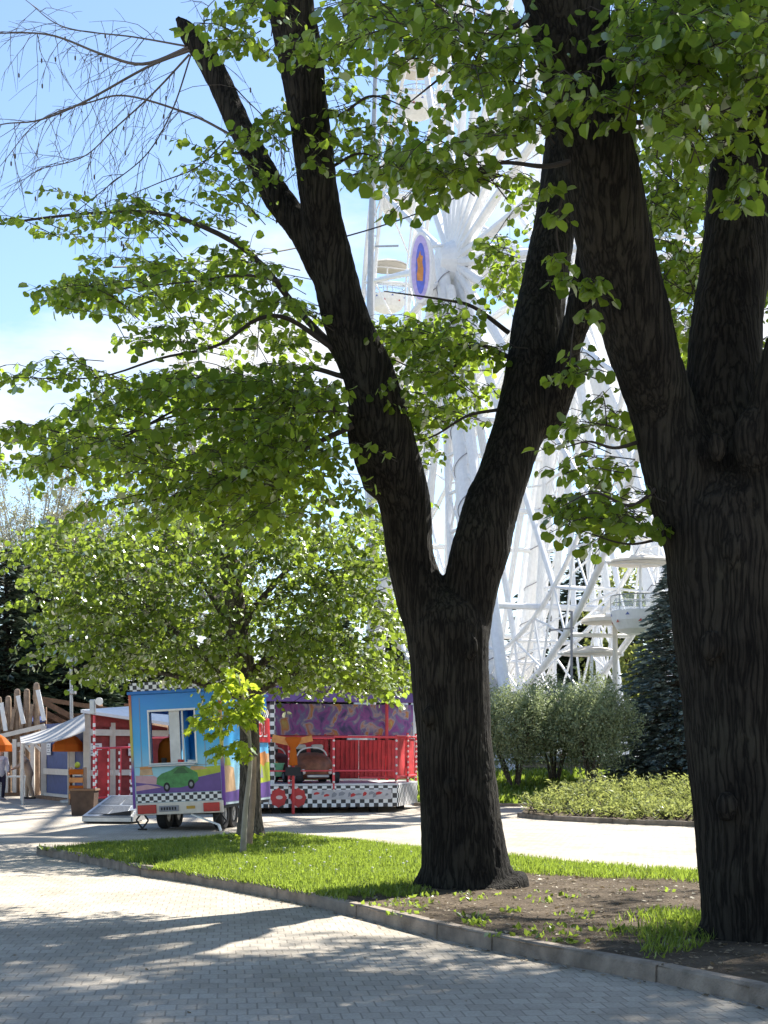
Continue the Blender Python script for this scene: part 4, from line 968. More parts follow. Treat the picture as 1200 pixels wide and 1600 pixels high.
# ------------------------------------------------------------------ children's ride
m_bulb = M("white_bulb", (.8, .75, .7), .3); m_deck = M("deck_plate", (.62, .63, .66), .4, var=.1)
m_chk2 = M_checker("chequer_skirt", 0.13, axes=('X', 'Z')); m_rail = M("rail_red", (.66, .06, .08), .35, var=.1)
m_screen = M("red_screen", (.5, .045, .05), .5, var=.35, vscale=3)
rc = np.array((-3.0, 38.4, 0)); ry = math.atan2(1.0, 3.2)
rd = thing("fairground_ride", "children's ride platform with chequered skirt and red railings", "fairground ride", rc, ry)
RW, RD, ZD = 3.55, 4.6, .78                           # width, depth, deck height
def rl(name, g, mats, parent=None, smooth=False): return g.obj(name, mats, parent or rd, smooth=smooth, local=True)
back = [(0, 0), (RW, 0), (RW + 1.55, 3.0), (RW + .9, 4.8), (-1.5, 4.8), (-3.2, 3.0), (-2.2, 0.35)]
g = G(); g.poly([(x, y, ZD - .05) for x, y in back], .05, nrm=(0, 0, 1)); rl("deck", g, m_deck)
for (xa, ya), (xb, yb) in zip(back, back[1:] + back[:1]):
    ln = math.hypot(xb - xa, yb - ya); an = math.atan2(yb - ya, xb - xa)
    g = G(); g.box((0.01, .0, .16), (ln - .01, .04, ZD - .06)); sk = rl("skirt", g, m_chk2); sk.location = (xa, ya, 0); sk.rotation_euler = (0, 0, an)
    if (xa, ya) == (0, 0):
        g = G(); g.box((1.15, -.02, .36), (3.35, -.003, .62)); 
        
        x_ = 1.2
        while x_ < 3.25:
            w_ = rng.uniform(.05, .2); zc_ = rng.uniform(.45, .53); h_ = rng.uniform(.03, .08)
            g.poly([(x_, -.022, zc_ - h_), (x_ + w_ * .7, -.022, zc_ - h_ * .6), (x_ + w_, -.022, zc_ + h_ * .3), (x_ + w_ * .5, -.022, zc_ + h_), (x_ + .01, -.022, zc_ + h_ * .4)], .003, int(rng.integers(1, 3)), nrm=(0, -1, 0)); x_ += w_ * rng.uniform(.7, 1.4)
        q = g.obj("script_band", [M("silver_print", (.5, .48, .5), .4), m_signred, m_grayp], sk, local=True)
        for cx in (.05 - .45, .55 - .4):
            pass
        for cx in (.25, .78):
            g = G(); a = np.linspace(0, 2 * math.pi, 25)[:-1]
            g.poly([(cx + .21 * math.cos(t) * (1 + .1 * math.cos(8 * t)), -.004, .42 + .24 * math.sin(t) * (1 + .1 * math.cos(8 * t))) for t in a], .015, nrm=(0, -1, 0))
            g.poly([(cx + .09 * math.cos(t) + .02, -.02, .43 + .05 * math.sin(t)) for t in a], .006, 1, nrm=(0, -1, 0)); g.obj("rosette", [m_signred, M("pale_pink", (.7, .5, .48), .4)], sk, local=True)
for x in (.3, 1.6, 3.0, 4.4):
    for y in (.5, 2.5, 4.2):
        if y == .5 and x == 4.4: continue
        g = G(); g.box((x - .1, y - .1, 0), (x + .1, y + .1, ZD - .05)); rl("support", g, m_black)
def post(x, y, z0=ZD, z1=2.05, r=.035, bulbs=8, par=None):
    g = G(); g.tube([(x, y, z0), (x, y, z1)], r, n=8)
    for i in range(bulbs): g.ball((x, y - r, z0 + .12 + i * (z1 - z0 - .2) / max(1, bulbs - 1)), .035, 1, n=6)
    return rl("post", g, [m_rail, m_bulb])
for x, y in ((1.75, .02), (3.5, .05), (.55, .05)): post(x, y, .55 if x == .55 else ZD - .3, 2.0 if x != .55 else 1.9, bulbs=7)
for x, y in ((RW + .75, 1.5), (RW + 1.5, 3.0), (RW + .9, 4.7), (1.2, 4.75), (-.8, 4.75), (2.8, 4.75), (-3.1, 3.0), (-2.1, .4)): post(x, y, ZD, 2.15, bulbs=9)
def rail(a, b, z, r=.03):
    g = G(); g.tube([(*a, z), (*b, z)], r, n=8); rl("handrail", g, m_rail)
E = [(x * .985 + .02, y * .99 + .03) for x, y in back]
rail((0, .05), (1.75, .02), 1.98); rail((1.75, .02), (3.5, .05), 2.02, .035); rail((3.5, .05), (RW + 1.5, 3.0), 2.05); rail((3.5, .05), (RW + 1.5, 3.0), .95)
rail((RW + 1.5, 3), (RW + .9, 4.7), 2.05); rail((RW + .9, 4.7), (-1.4, 4.7), 2.08); rail((RW + .9, 4.7), (-1.4, 4.7), .95); rail((-2.1, .4), (-3.1, 3.0), 2.0); rail((0, .05), (-2.1, .4), 1.98)
rail((1.75, .04), (3.5, .07), 1.12, .025); rail((0, .06), (1.75, .04), 1.12, .02); rail((2.05, .5), (1.85, 4.6), 2.02); rail((2.55, .3), (3.5, .3), .93)
for xa, xb in ((-1.3, -.3), (-.25, .85), (.9, 1.9), (1.95, 2.85), (2.9, 3.78), (3.8, 4.6), (4.65, 5.5)):     # red slatted screens along the back
    g = G(); g.box((xa, 4.58, ZD + .05), (xb, 4.61, 1.98))
    for i in range(6): g.box((xa + .03 + i * (xb - xa) / 6, 4.555, ZD + .08), (xa + .09 + i * (xb - xa) / 6, 4.577, 1.95), 1)
    rl("screen", g, [m_screen, m_red])
g = G(); g.poly([(3.5, .1, ZD + .1), (4.95, 2.9, ZD + .1), (4.95, 2.9, 2.0), (3.5, .1, 2.0)], .02); rl("screen", g, m_screen)
# painted back board above the rail: abstract patches
g = G(); g.box((-1.4, 4.9, 2.12), (5.6, 4.96, 3.05)); bb = rl("back_board", g, m_paint)

g = G(); g.box((.12, .32, ZD), (.24, .44, 3.0)); rl("pillar", g, M_checker("pillar_chequer", .11))
g = G(); g.bbox((-.6, .2, 2.95), (4.6, .5, 3.2), .02); rl("canopy_beam", g, m_purple)
g = G(); g.poly([(-1.5, .1, 3.3), (4.8, .1, 3.3), (5.7, 5.0, 3.3), (-1.5, 5.0, 3.3)], .06, nrm=(0, 0, 1)); rl("canopy", g, m_purple)
for x, y in ((4.6, .4), (4.7, 4.7), (-1.3, .5), (-1.3, 4.7)):
    g = G(); g.tube([(x, y, ZD if x < 4.6 or y > 1 else 0.0), (x, y, 3.3)], .05, n=8); rl("pillar", g, m_rail)
def to_world(x, y, z=0): return rc + np.array((math.cos(ry) * x - math.sin(ry) * y, math.sin(ry) * x + math.cos(ry) * y, z))
# ride cars (plain round-bodied cars, no faces)
def ride_car(label, x, y, yaw_, bodym, w=1.15, l=1.6, h=.75):
    t = thing("ride_car", label, "ride car", to_world(x, y, ZD + .005), ry + yaw_)
    bm = bmesh.new(); bmesh.ops.create_uvsphere(bm, u_segments=24, v_segments=14, radius=1)
    for v in bm.verts:
        q = v.co; sx = abs(q.x) ** .7 * (1 if q.x > 0 else -1); sz = abs(q.z) ** .75 * (1 if q.z > 0 else -1)
        v.co = Vector((sx * w / 2, q.y * l / 2, max(-.55, sz) * h * .62 + h * .48))
    G().bm(bm).obj("body", bodym, t, smooth=True, local=True)
    for sx in (-1, 1):
        for sy in (-.52, .5):
            g = G(); g.tube([(sx * w * .36, sy * l * .8, .17), (sx * w * .52, sy * l * .8, .17)], .17, n=14); wq = g.obj("wheel", m_black, t, local=True)
            g = G(); g.tube([(sx * w * .52, sy * l * .8, .17), (sx * w * .535, sy * l * .8, .17)], .08, n=10); g.obj("hubcap", m_steel, wq, local=True)
        g = G(); g.ball((sx * w * .33, -l * .44, h * .40), (.075, .04, .075), n=8); g.obj("headlight", m_bulb, t, local=True)
        g = G(); g.bbox((sx * .24 - .18, .12, h * .78), (sx * .24 + .18, .28, h * 1.34), .05); sb = g.obj("seat_back", m_black, t, local=True)
        g = G(); g.bbox((sx * .24 - .16, .10, h * 1.20), (sx * .24 + .16, .29, h * 1.39), .05); g.obj("headrest", m_cream, sb, local=True)
    g = G(); a = np.linspace(0, math.pi, 15); g.tube([(-w * .36 * math.cos(q), -.18, h * .82 + .34 * math.sin(q) ** .6) for q in a], .022, n=6); g.obj("roll_hoop", m_white, t, local=True)
    g = G(); g.bbox((-.3, -l * .53, h * .20), (.3, -l * .46, h * .30), .02); g.obj("bumper", m_steel, t, local=True)
    return t
m_rust = M("rusty_brown_paint", (.22, .085, .045), .45, var=.35, vscale=7)
ride_car("rounded brown ride car with pale roll hoop on the ride deck", 1.45, 1.3, .0, m_rust)
ride_car("dark brown ride car behind the rounded brown one on the deck", .75, 3.1, .5, M("dark_brown_paint", (.13, .05, .035), .45, var=.3))
# green tub car with a scoop front
t = thing("ride_car", "green tub-shaped ride car beside the chequered pillar", "ride car", to_world(-.12, .9, ZD + .005), ry + .2)
mg = M("ride_green", (.05, .26, .14), .35, var=.2)
G().lathe([(.0, .02), (.36, .02), (.46, .2), (.50, .55), (.47, .72), (.42, .70), (.40, .3), (0, .28)], (0, 0, 0), 20).obj("body", mg, t, smooth=True, local=True)
G().lathe([(0, .06), (.17, .06), (.24, .38), (.27, .42), (.22, .42), (.16, .12), (0, .12)], (.33, -.42, .12), 16).obj("scoop", M("pale_green", (.16, .42, .24), .35), t, smooth=True, local=True)
for sx in (-.2, .15): g = G(); g.bbox((sx - .13, .2, .6), (sx + .13, .32, 1.12), .05); g.obj("seat_back", m_steel, t, local=True)
g = G(); g.bbox((.05, -.5, .45), (.4, -.42, .58), .03); g.obj("trim", m_ochre, t, local=True)
# orange lollipop sign pole at the deck's edge
p = to_world(.62, -.12, 0); t = thing("sign_post", "orange post with fanned top at the edge of the ride deck", "sign post", p)
G().tube([p, p + (0, 0, 1.25)], .04, n=8).obj("pole", m_red, t)
g = G(); g.lathe([(.0, 1.25), (.12, 1.28), (.10, 1.5), (.07, 1.72), (.14, 1.8), (.22, 1.95), (.20, 2.0), (0, 2.02)], p, 14); g.obj("head", m_orange, t, smooth=True)
g = G(); g.beam(p + (-.55, 0, 1.98), p + (0, -.02, 1.86), .05, .2); g.beam(p + (.5, 0, 1.98), p + (0, -.02, 1.86), .05, .16); g.obj("fan", m_ochre, t)
g = G(); g.box(p + (-.2, -.1, 1.0), p + (.2, -.05, 1.22)); g.obj("notice", m_black, t)
for k in range(3): pass

# red striped fence left of the trailer
fx = [P(x, 1243, 41) for x in (150, 168, 184, 200, 222)]
f_ = thing("red_railing", "red railing with striped posts between the ticket trailer and the barn-red kiosk", "railing", (fx[0][0], 41, 0))
for i, q in enumerate(fx):
    q = np.array((q[0], 41 + i * .15, 0)); fx[i] = q
    for k in range(9):
        pass
    g = G(); g.tube([q, q + (0.02 * i, 0, 1.75)], .03, n=7)
    for k in range(8): g.tube([q + (0, 0, .15 + k * .2), q + (0, 0, .24 + k * .2)], .034, n=7, m=1, cap=True)
    g.obj("post", [m_rail, m_white], f_)
for z in (.35, 1.72): g = G(); g.tube([fx[0] + (0, 0, z), fx[-1] + (0, 0, z + .04)], .03, n=7); g.obj("handrail", m_rail, f_)
g = G(); g.poly([fx[0] + (.05, .05, .4), fx[1] + (-.03, .05, .4), fx[1] + (-.03, .05, 1.68), fx[0] + (.05, .05, 1.68)], .02, nrm=(0, -1, 0)); g.obj("screen", m_screen, f_)
# ------------------------------------------------------------------ kiosks, facade, parasols on the left
A, Bc, Cc = np.array((P(70, 0, 52)[0], 52, 0)), np.array((P(134, 0, 47)[0], 47, 0)), np.array((P(262, 0, 50)[0], 50, 0))
kk = thing("wooden_kiosk", "barn-red and blue timber kiosk with white posts behind the ticket trailer", "kiosk", Bc)
def wallq(a, b, z0, z1, m, name, off=0, th=.1):
    n = unit(np.cross(b - a, (0, 0, 1.0))); g = G()
    pts = [a + (0, 0, z0) + n * off, b + (0, 0, z0) + n * off, b + (0, 0, z1) + n * off, a + (0, 0, z1) + n * off]
    g.poly(pts, th, nrm=-n); return g.obj(name, m, kk)
wallq(Bc, Cc, .1, 2.45, m_redwall, "wall"); wallq(A, Bc, .1, 2.6, m_bluewall, "wall")
D_ = Cc + (A - Bc); wallq(Cc, D_, .1, 2.4, m_redwall, "wall"); wallq(D_, A, .1, 2.6, m_redwall, "wall")
def kpost(p, h, w=.16, name="post"):
    g = G(); g.box(p + (-w / 2, -w / 2, 0), p + (w / 2, w / 2, h)); g.obj(name, m_cream, kk)
on = lambda a, b, t: a + (b - a) * t + unit(np.cross(b - a, (0, 0, 1.0))) * .06
for t, h in ((0.0, 3.0), (.30, 2.75), (.62, 2.6), (1, 2.5)): kpost(on(Bc, Cc, t), h - .18 if t else 2.82, .2 if t == 0 else .16)
for t in (.03, .74): kpost(on(A, Bc, t), 2.55, .2)
for z, h in ((2.25, .2), (.95, .18)):
    for i, (t0, t1) in enumerate(((.02, .29), (.31, .61), (.63, .99))):
        g = G(); g.beam(on(Bc, Cc, t0) + (0, -.01, z), on(Bc, Cc, t1) + (0, -.01, z), .1, h); g.obj("beam", m_cream, kk)
for z, h in ((.95, .2), (.12, .16)):
    for t0, t1 in ((.05, .72), (.76, .97)):
        g = G(); g.beam(on(A, Bc, t0) + (0, -.01, z), on(A, Bc, t1) + (0, -.01, z), .1, h); g.obj("beam", m_cream, kk)
for (a, b, t, z) in ((A, Bc, .16, 1.72), (Bc, Cc, .09, 1.7), (Bc, Cc, .56, 1.7)):
    q = on(a, b, t) + unit(np.cross(b - a, (0, 0, 1.0))) * .004; e = unit(b - a); g = G(); k = .28
    n = unit(np.cross(b - a, (0, 0, 1.0)))
    g.poly([q - e * k + (0, 0, z - .2), q + e * k + (0, 0, z - .2), q + e * k + (0, 0, z + .2), q - e * k + (0, 0, z + .2)], .02, nrm=n)
    for i in range(4):
        l = rng.uniform(.4, .8) * k; y = z - .12 + i * .08; qq = q + n * .0212
        g.poly([qq - e * l + (0, 0, y - .018), qq + e * l + (0, 0, y - .018), qq + e * l + (0, 0, y + .018), qq - e * l + (0, 0, y + .018)], .002, 1, nrm=n)
    g.obj("notice", [m_white, m_grayp], kk)
g = G(); r0 = on(Bc, Cc, 0) + (-.1, -.5, 2.86); r1 = on(Bc, Cc, 1) + (.5, -.5, 2.45)
g.poly([r0, r1, r1 + (1.2, 5, .62), r0 + (.6, 6, .3)], .1, nrm=(0, 0, 1)); g.obj("roof", m_white, kk)
g = G(); q0 = on(Bc, Cc, 0) + (0, -.02, 0); q1 = on(Bc, Cc, 1) + (0, -.02, 0); g.poly([q0 + (0, 0, 2.44), q1 + (0, 0, 2.44), q0 + (0, 0, 2.86)], .05, nrm=(0, 1, 0)); g.obj("gable", m_redwall, kk)
g = G(); g.poly([A + (-.3, -.3, 0), Bc + (-.2, -.4, 0), Bc + (.3, .4, 0), A + (0, .6, 0)], .1, nrm=(0, 0, 1)); g.obj("step", m_wood2, kk)
# white sail awning in front of the blue side
t = thing("awning", "sloping white canvas awning over the blue side of the timber kiosk", "awning", (Bc[0], 46.6, 0))
g = G(); nu, nv_ = 14, 8; v = []
c00, c10, c11, c01 = P(31, 1151, 49.5), P(132, 1114, 47.0), P(133, 1141, 42.6), P(33, 1161, 45.2)
for j in range(nv_ + 1):
    for i in range(nu + 1):
        u, w = i / nu, j / nv_; q = (c00 * (1 - u) + c10 * u) * (1 - w) + (c01 * (1 - u) + c11 * u) * w
        v.append(q + (0, 0, -.13 * math.sin(math.pi * u) * (.6 + .4 * w) + .0 * w))
ix = lambda i, j: j * (nu + 1) + i
fq = np.array([(ix(i, j), ix(i + 1, j), ix(i + 1, j + 1), ix(i, j + 1)) for j in range(nv_) for i in range(nu)])
g.add(v, fq); g.add(np.array(v) - (0, 0, .03), fq[:, ::-1]); g.obj("canvas", m_canvas, t, smooth=True)
for q in (c01, c00): g = G(); g.tube([(q[0] + .05, q[1], 0), q + (.05, 0, -.02)], .04, n=8); g.obj("pole", m_cream, t)
# parasols
def parasol(label, px, py, d, r, m, h=2.2):
    c = P(px, py, d); c[2] = 0; t = thing("parasol", label, "parasol", c, group="orange parasols at the kiosks")
    g = G(); prof = [(r, h - .55), (r * .98, h - .34), (r * .55, h - .10), (.03, h + .04)]
    g.lathe(prof, c, 8); g.lathe([(q * .985, z - .02) for q, z in prof][::-1], c, 8); g.obj("canopy", m, t)
    g = G(); g.tube([c, c + (0, 0, h + .12)], .03, n=8); g.obj("pole", m_cream, t)
    g = G(); g.lathe([(0, 0), (.28, 0), (.28, .06), (.05, .1), (0, .1)], c, 14); g.obj("foot", m_steel, t)
    return t
parasol("orange parasol in front of the blue kiosk wall", 107, 1240, 47.4, .52, m_orange)
parasol("orange parasol cut by the left edge, beside the timber facade", -4, 1240, 49.5, .5, m_orange)
# orange crates stand
p = P(121, 0, 45.2); p[2] = 0; t = thing("display_stand", "narrow wooden stand stacked with orange trays by the kiosk corner", "stand", p)
g = G(); [g.box(p + (x, -.2, 0), p + (x + .05, .2, 1.15)) for x in (-.24, .2)]; g.obj("frame", m_wood, t)
for i in range(4): g = G(); g.bbox(p + (-.22, -.24, .18 + i * .25), p + (.22, .2, .34 + i * .25), .02); g.obj("tray", m_orange if i % 2 else m_ochre, t)
g = G(); g.ball(p + (.0, 0, 1.22), (.09, .09, .1), n=10); tag(g.obj("melon", m_lime, loc=p + (0, 0, 1.22)), "pale round melon on top of the orange tray stand", "melon")

# timber facade with pointed posts
d = 55.; fa = thing("timber_facade", "pavilion front of tall pointed timber posts with white slanting boards at far left", "pavilion", (P(0, 0, d)[0], d, 0))
for x, top in ((-32,1100),(-14,1095),(-2,1088),(13,1087),(27,1076),(42,1076),(57,1066)):
    a, b_ = P(x, 1246, d), P(x, top, d); a[2] = 0
    g = G(); g.tube([a, b_ - (0, 0, .18), b_ - (0, 0, .05), b_], (.13, .12, .1, .03), n=10); g.obj("post", m_wood, fa)
for i, (x0, y0, x1, y1) in enumerate(((-20,1100,-9,1150),(2,1098,9,1142),(28,1087,37,1131),(59,1078,69,1126))):
    g = G(); g.beam(P(x0, y0, d - .25), P(x1, y1, d - .25), .15, .08, up=(0, 1, 0)); g.obj("slanting_board", m_white, fa)
for x, top in ((22, 1108), (37, 1108), (50, 1100), (8, 1112)):
    g = G(); g.beam(P(x, top, d - .2), P(x - 4, 1140, d - .2), .12, .08, up=(0, 1, 0)); g.obj("slanting_board", m_wood, fa)
for (x0, y0, x1, y1) in ((-40, 1160, 70, 1134), (-40, 1172, 70, 1158)):
    g = G(); g.beam(P(x0, y0, d - .35), P(x1, y1, d - .35), .12, .16); g.obj("beam", m_cream, fa)
for x in (10, 23, 36, 51): a, b_ = P(x, 1246, d - .4), P(x, 1155, d - .4); a[2] = 0; g = G(); g.beam(a, b_, .14, .14); g.obj("post", m_cream, fa)
for x0, x1 in ((36, 50), (51, 68)): g = G(); g.beam(P(x0, 1160, d - .4), P(x1, 1176, d - .4), .08, .1); g.obj("brace", m_cream, fa)
g = G(); a, b_ = P(-60, 0, d + 3), P(72, 0, d + 3); g.box((a[0], d + 3, 0), (b_[0], d + 3.15, 3.4)); g.obj("rear_wall", m_wood2, fa)
g = G(); g.box((a[0], d - .6, 0), (b_[0], d + 3, .12)); g.obj("floor", m_wood2, fa)
g = G(); g.poly([P(-60, 1150, d), P(70, 1128, d), P(70, 1120, d + 3.2), P(-60, 1120, d + 3.2)], .08, nrm=(0, 0, 1)); g.obj("roof", m_bluewall, fa)
# low grey table with crates behind person
p = P(20, 0, 53.4); p[2] = 0.0; t = thing("sales_table", "grey low table under the timber pavilion, half hidden by people", "table", p)
g = G(); g.bbox(p + (-.6, -.3, .7), p + (.6, .3, .76), .01); g.obj("table_top", m_steel, t)
for sx in (-.5, .5):
    for sy in (-.22, .22): g = G(); g.box(p + (sx - .03, sy - .03, 0), p + (sx + .03, sy + .03, .7)); g.obj("leg", m_steel, t)
# brown log house behind
d = 60.; hs = thing("log_house", "brown log house with sloping roof beams behind the timber pavilion", "house", (P(110, 0, d)[0], d, 0))
xa, xb = P(62, 0, d)[0], P(235, 0, d)[0]
g = G(); g.box((xa, d, 0), (xb, d + 5, 3.2)); g.obj("wall", m_wood2, hs)
ap = P(64, 1094, d); g = G()
for off in (0, .42, .84): g.beam(P(64, 1094, d - .3) - (0, 0, off), P(116, 1122, d - .3) - (0, 0, off * .9), .3, .22)
g.obj("rafter", m_wood2, hs)
g = G(); g.poly([(xa - .2, d - .4, 3.75), (xb, d - .4, 3.0), (xb, d + 5.4, 3.0), (xa - .2, d + 5.4, 3.75)], .18, nrm=(0, 0, 1)); g.obj("roof", m_wood2, hs)
for x0, x1 in ((125, 146), (187, 215)):
    g = G(); a, b_ = P(x0, 1098, d), P(x1, 1116, d); g.box((a[0], d + 1, b_[2] - .4), (b_[0], d + 2, a[2])); g.obj("chimney", m_wood2, hs)
g = G(); g.box((xa + .6, d - .02, 1.0), (xa + 1.6, d + .02, 2.1)); w_ = g.obj("window", m_dark, hs); g = G(); g.box((xa + .5, d - .05, .92), (xa + 1.7, d - .022, .99)); g.obj("sill", m_wood, w_)
# lamp posts and floodlight
d = 58.; p = P(112, 0, d); p[2] = 0; t = thing("street_lamp", "slim grey street lamp with flat twin arms rising behind the smaller linden", "street lamp", p)
g = G(); g.tube([p, p + (0, 0, 2.5), P(110, 972, d)], (.09, .07, .05), n=10); g.obj("pole", m_steel, t)
g = G(); g.beam(P(74, 971, d), P(140, 968, d), .07, .06); ar = g.obj("arm", m_steel, t)
for x0, x1 in ((74, 92), (125, 141)): g = G(); g.bbox(P(x0, 971, d) + (0, -.14, -.05), P(x1, 969, d) + (0, .14, .06), .02); g.obj("lamp_head", m_white, ar)
g = G(); g.ball(P(113, 996, d) + (0, -.1, 0), .12, n=10); g.obj("globe", m_white, t); g = G(); g.bbox(P(106, 1085, d) + (0, -.2, 0), P(119, 1078, d) + (0, .1, 0), .03); g.obj("control_box", m_steel, t)
d = 40.; p = P(147, 0, d); p[2] = 0; t = thing("floodlight_pole", "red and white striped pole carrying a grey box and round floodlight", "light pole", p)
g = G(); top = P(147, 1118, d)
g.tube([p, top], .03, n=8)
for k in range(12): g.tube([p + (0, 0, .1 + k * .2), p + (0, 0, .2 + k * .2)], .034, n=8, m=1)
g.obj("pole", [m_rail, m_white], t)
g = G(); g.bbox(P(141, 1116, d) + (0, -.1, 0), P(149, 1093, d) + (0, .1, 0), .02); g.obj("control_box", m_steel, t)
g = G(); q = P(156, 1095, d); g.tube([q + (0, .08, 0), q + (0, -.02, 0), q + (0, -.1, -.02)], (.06, .09, .11), n=14); g.obj("floodlight", m_white, t)

# tall mast and cable
p = P(580, 0, 50); p[2] = 0; t = thing("mast", "tall thin grey mast rising between the forked linden and the big wheel", "mast", p)
g = G(); g.tube([p, P(578, 470, 50), P(583, 235, 50), P(588, 60, 50)], (.13, .11, .09, .06), n=10); g.obj("pole", m_steel, t)
g = G(); g.lathe([(0, 0), (.3, 0), (.3, .05), (.14, .09), (0, .09)], p, 16); g.obj("base_plate", m_steel, t)
g = G(); q = P(586, 385, 50); g.beam(q, q + (.8, 0, .02), .05, .05); g.obj("bracket", m_steel, t)
g = G(); a, b_ = P(530, 372, 34), P(905, 195, 44)
c = np.array([a + (b_ - a) * u + (0, 0, -1.1 * 4 * u * (1 - u) * .35) for u in np.linspace(-.6, 1.3, 40)])
g.tube(c, .018, n=5); tag(g.obj("overhead_cable", m_black, loc=c[0]), "thin black cable sagging across the sky in front of the big wheel", "cable")
# ------------------------------------------------------------------ big wheel
HUB = np.array((5.4, 65.0, 23.0)); PHI = math.radians(74); RR = 19.6; HW = 1.35
U = np.array((math.cos(PHI), -math.sin(PHI), 0)); NN = np.array((math.sin(PHI), math.cos(PHI), 0)); ZZ = np.array((0, 0, 1.0))
fw = thing("ferris_wheel", "huge white big wheel with lattice rim and round open gondolas behind the trees", "big wheel", (HUB[0], HUB[1], 0))
NG = 24
def rp(a, r, w): return HUB + (U * math.cos(a) + ZZ * math.sin(a)) * r + NN * w
for sgn in (-1, 1):
    for r, rad in ((RR, .13), (RR - 2.2, .10)):
        a = np.linspace(0, 2 * math.pi, 97); g = G(); g.tube([rp(q, r, sgn * HW) for q in a], rad, n=8, cap=False); g.obj("rim", m_wheelw, fw, smooth=True)
    g = G()
    for k in range(NG * 2):
        a0_, a1_ = k * math.pi / NG, (k + 1) * math.pi / NG
        g.tube([rp(a0_, RR, sgn * HW), rp(a1_, RR - 2.2, sgn * HW)], .05, n=5); g.tube([rp(a0_, RR - 2.2, sgn * HW), rp(a1_, RR, sgn * HW)], .05, n=5)
        g.tube([rp(a0_, RR - 2.2, sgn * HW), rp(a0_, RR, sgn * HW)], .05, n=5)
    g.obj("rim_lattice", m_wheelw, fw)
    for k in range(NG):
        a = k * 2 * math.pi / NG; g = G(); g.tube([rp(a, .9, sgn * 2.4), rp(a, RR - 2.2, sgn * HW)], (.22, .11), n=8)
        a2 = a + math.pi / NG
        g.tube([rp(a, 9.5, sgn * (2.4 - .55 * 1.05)), rp(a2 + math.pi / NG, 9.5, sgn * (2.4 - .55 * 1.05))], .05, n=5)
        g.obj("spoke", m_wheelw, fw)
g = G()
for k in range(NG):
    a = k * 2 * math.pi / NG; b_ = (k + 1) * 2 * math.pi / NG
    g.tube([rp(a, RR, -HW), rp(a, RR, HW)], .08, n=6); g.tube([rp(a, RR - 2.2, -HW), rp(a, RR - 2.2, HW)], .07, n=6)
    g.tube([rp(a, RR - 2.2, -HW), rp(b_, RR - 2.2, HW)], .05, n=5); g.tube([rp(a, RR, -HW), rp(a, RR - 2.2, HW)], .05, n=5)
g.obj("cross_brace", m_wheelw, fw)
g = G(); g.tube([HUB - NN * 3.2, HUB - NN * 2.6, HUB + NN * 2.6, HUB + NN * 3.2], (.6, .95, .95, .6), n=20); hb = g.obj("hub", m_wheelw, fw, smooth=False)
for sgn in (-1, 1):
    g = G(); g.tube([HUB + NN * sgn * 2.25, HUB + NN * sgn * 2.55], 1.35, n=24); g.obj("flange", m_wheelw, hb)
# support legs: lattice-braced pairs of thick tubes on each side
FEET = []
for sgn in (-1, 1):
    for s in (-1, 1):
        top = HUB + NN * sgn * 3.0; foot = HUB + NN * sgn * 4.2 + U * s * 10.2; foot[2] = .6
        top2 = top + U * s * 1.2 + (0, 0, -1.5); foot2 = foot + U * s * 1.9
        g = G(); g.tube([foot, top], (.48, .30), n=14); g.tube([foot2, top2], (.24, .20), n=10)
        for q in np.linspace(.03, .95, 15):
            q2 = min(1, q + .06); g.tube([foot + (top - foot) * q, foot2 + (top2 - foot2) * q], .07, n=5); g.tube([foot + (top - foot) * q, foot2 + (top2 - foot2) * q2], .05, n=5)
        lg = g.obj("leg", m_wheelw, fw, smooth=False); FEET.append((foot, top))
        ax = unit(top - foot); e1 = unit(np.cross(ax, NN)); e2 = np.cross(ax, e1); ln = np.linalg.norm(top - foot)
        a = np.linspace(0, 2 * math.pi * 13, 260); tt = np.linspace(0, 1, 260); g = G()
        g.tube([foot + (top - foot) * q + (e1 * math.cos(w) + e2 * math.sin(w)) * (.52 - .19 * q) for q, w in zip(tt, a)], .022, n=4, cap=False); g.obj("light_string", m_grayp, lg)
        g = G(); g.bbox(foot + (-1.1, -1.1, -.62), foot + (1.1, 1.1, .1), .06); g.obj("footing", m_cream, lg)
# inner lattice towers between the legs
for s, sgn in ((1, -1), (1, 1), (-1, 1), (-1, -1)):
    b0 = HUB + NN * sgn * 3.4 + U * s * 5.2; b0[2] = .9; t0 = HUB + NN * sgn * 2.9 + U * s * .8 + (0, 0, -2.0)
    b1 = b0 + U * (-s) * 1.8; t1 = t0 - U * s * 1.0
    g = G(); g.tube([b0, t0], .17, n=8); g.tube([b1, t1], .17, n=8)
    for k in range(12):
        q, q2 = k / 12, (k + 1) / 12
        L0, L1, R0, R1 = b0 + (t0 - b0) * q, b0 + (t0 - b0) * q2, b1 + (t1 - b1) * q, b1 + (t1 - b1) * q2
        g.tube([L0, R0], .08, n=5); g.tube([L0, R1], .06, n=5); g.tube([R0, L1], .06, n=5)
    g.obj("lattice_tower", m_wheelw, fw)
for s in (-1, 1):       # ties across the two sides
    g = G()
    for q in (.12, .3, .48, .66):
        pts = []
        for sgn in (-1, 1):
            foot = HUB + NN * sgn * 4.2 + U * s * 10.2; foot[2] = .6; top = HUB + NN * sgn * 3.0; pts.append(foot + (top - foot) * q)
        g = G(); g.tube(pts, .12, n=6); g.obj("tie_bar", m_wheelw, fw)
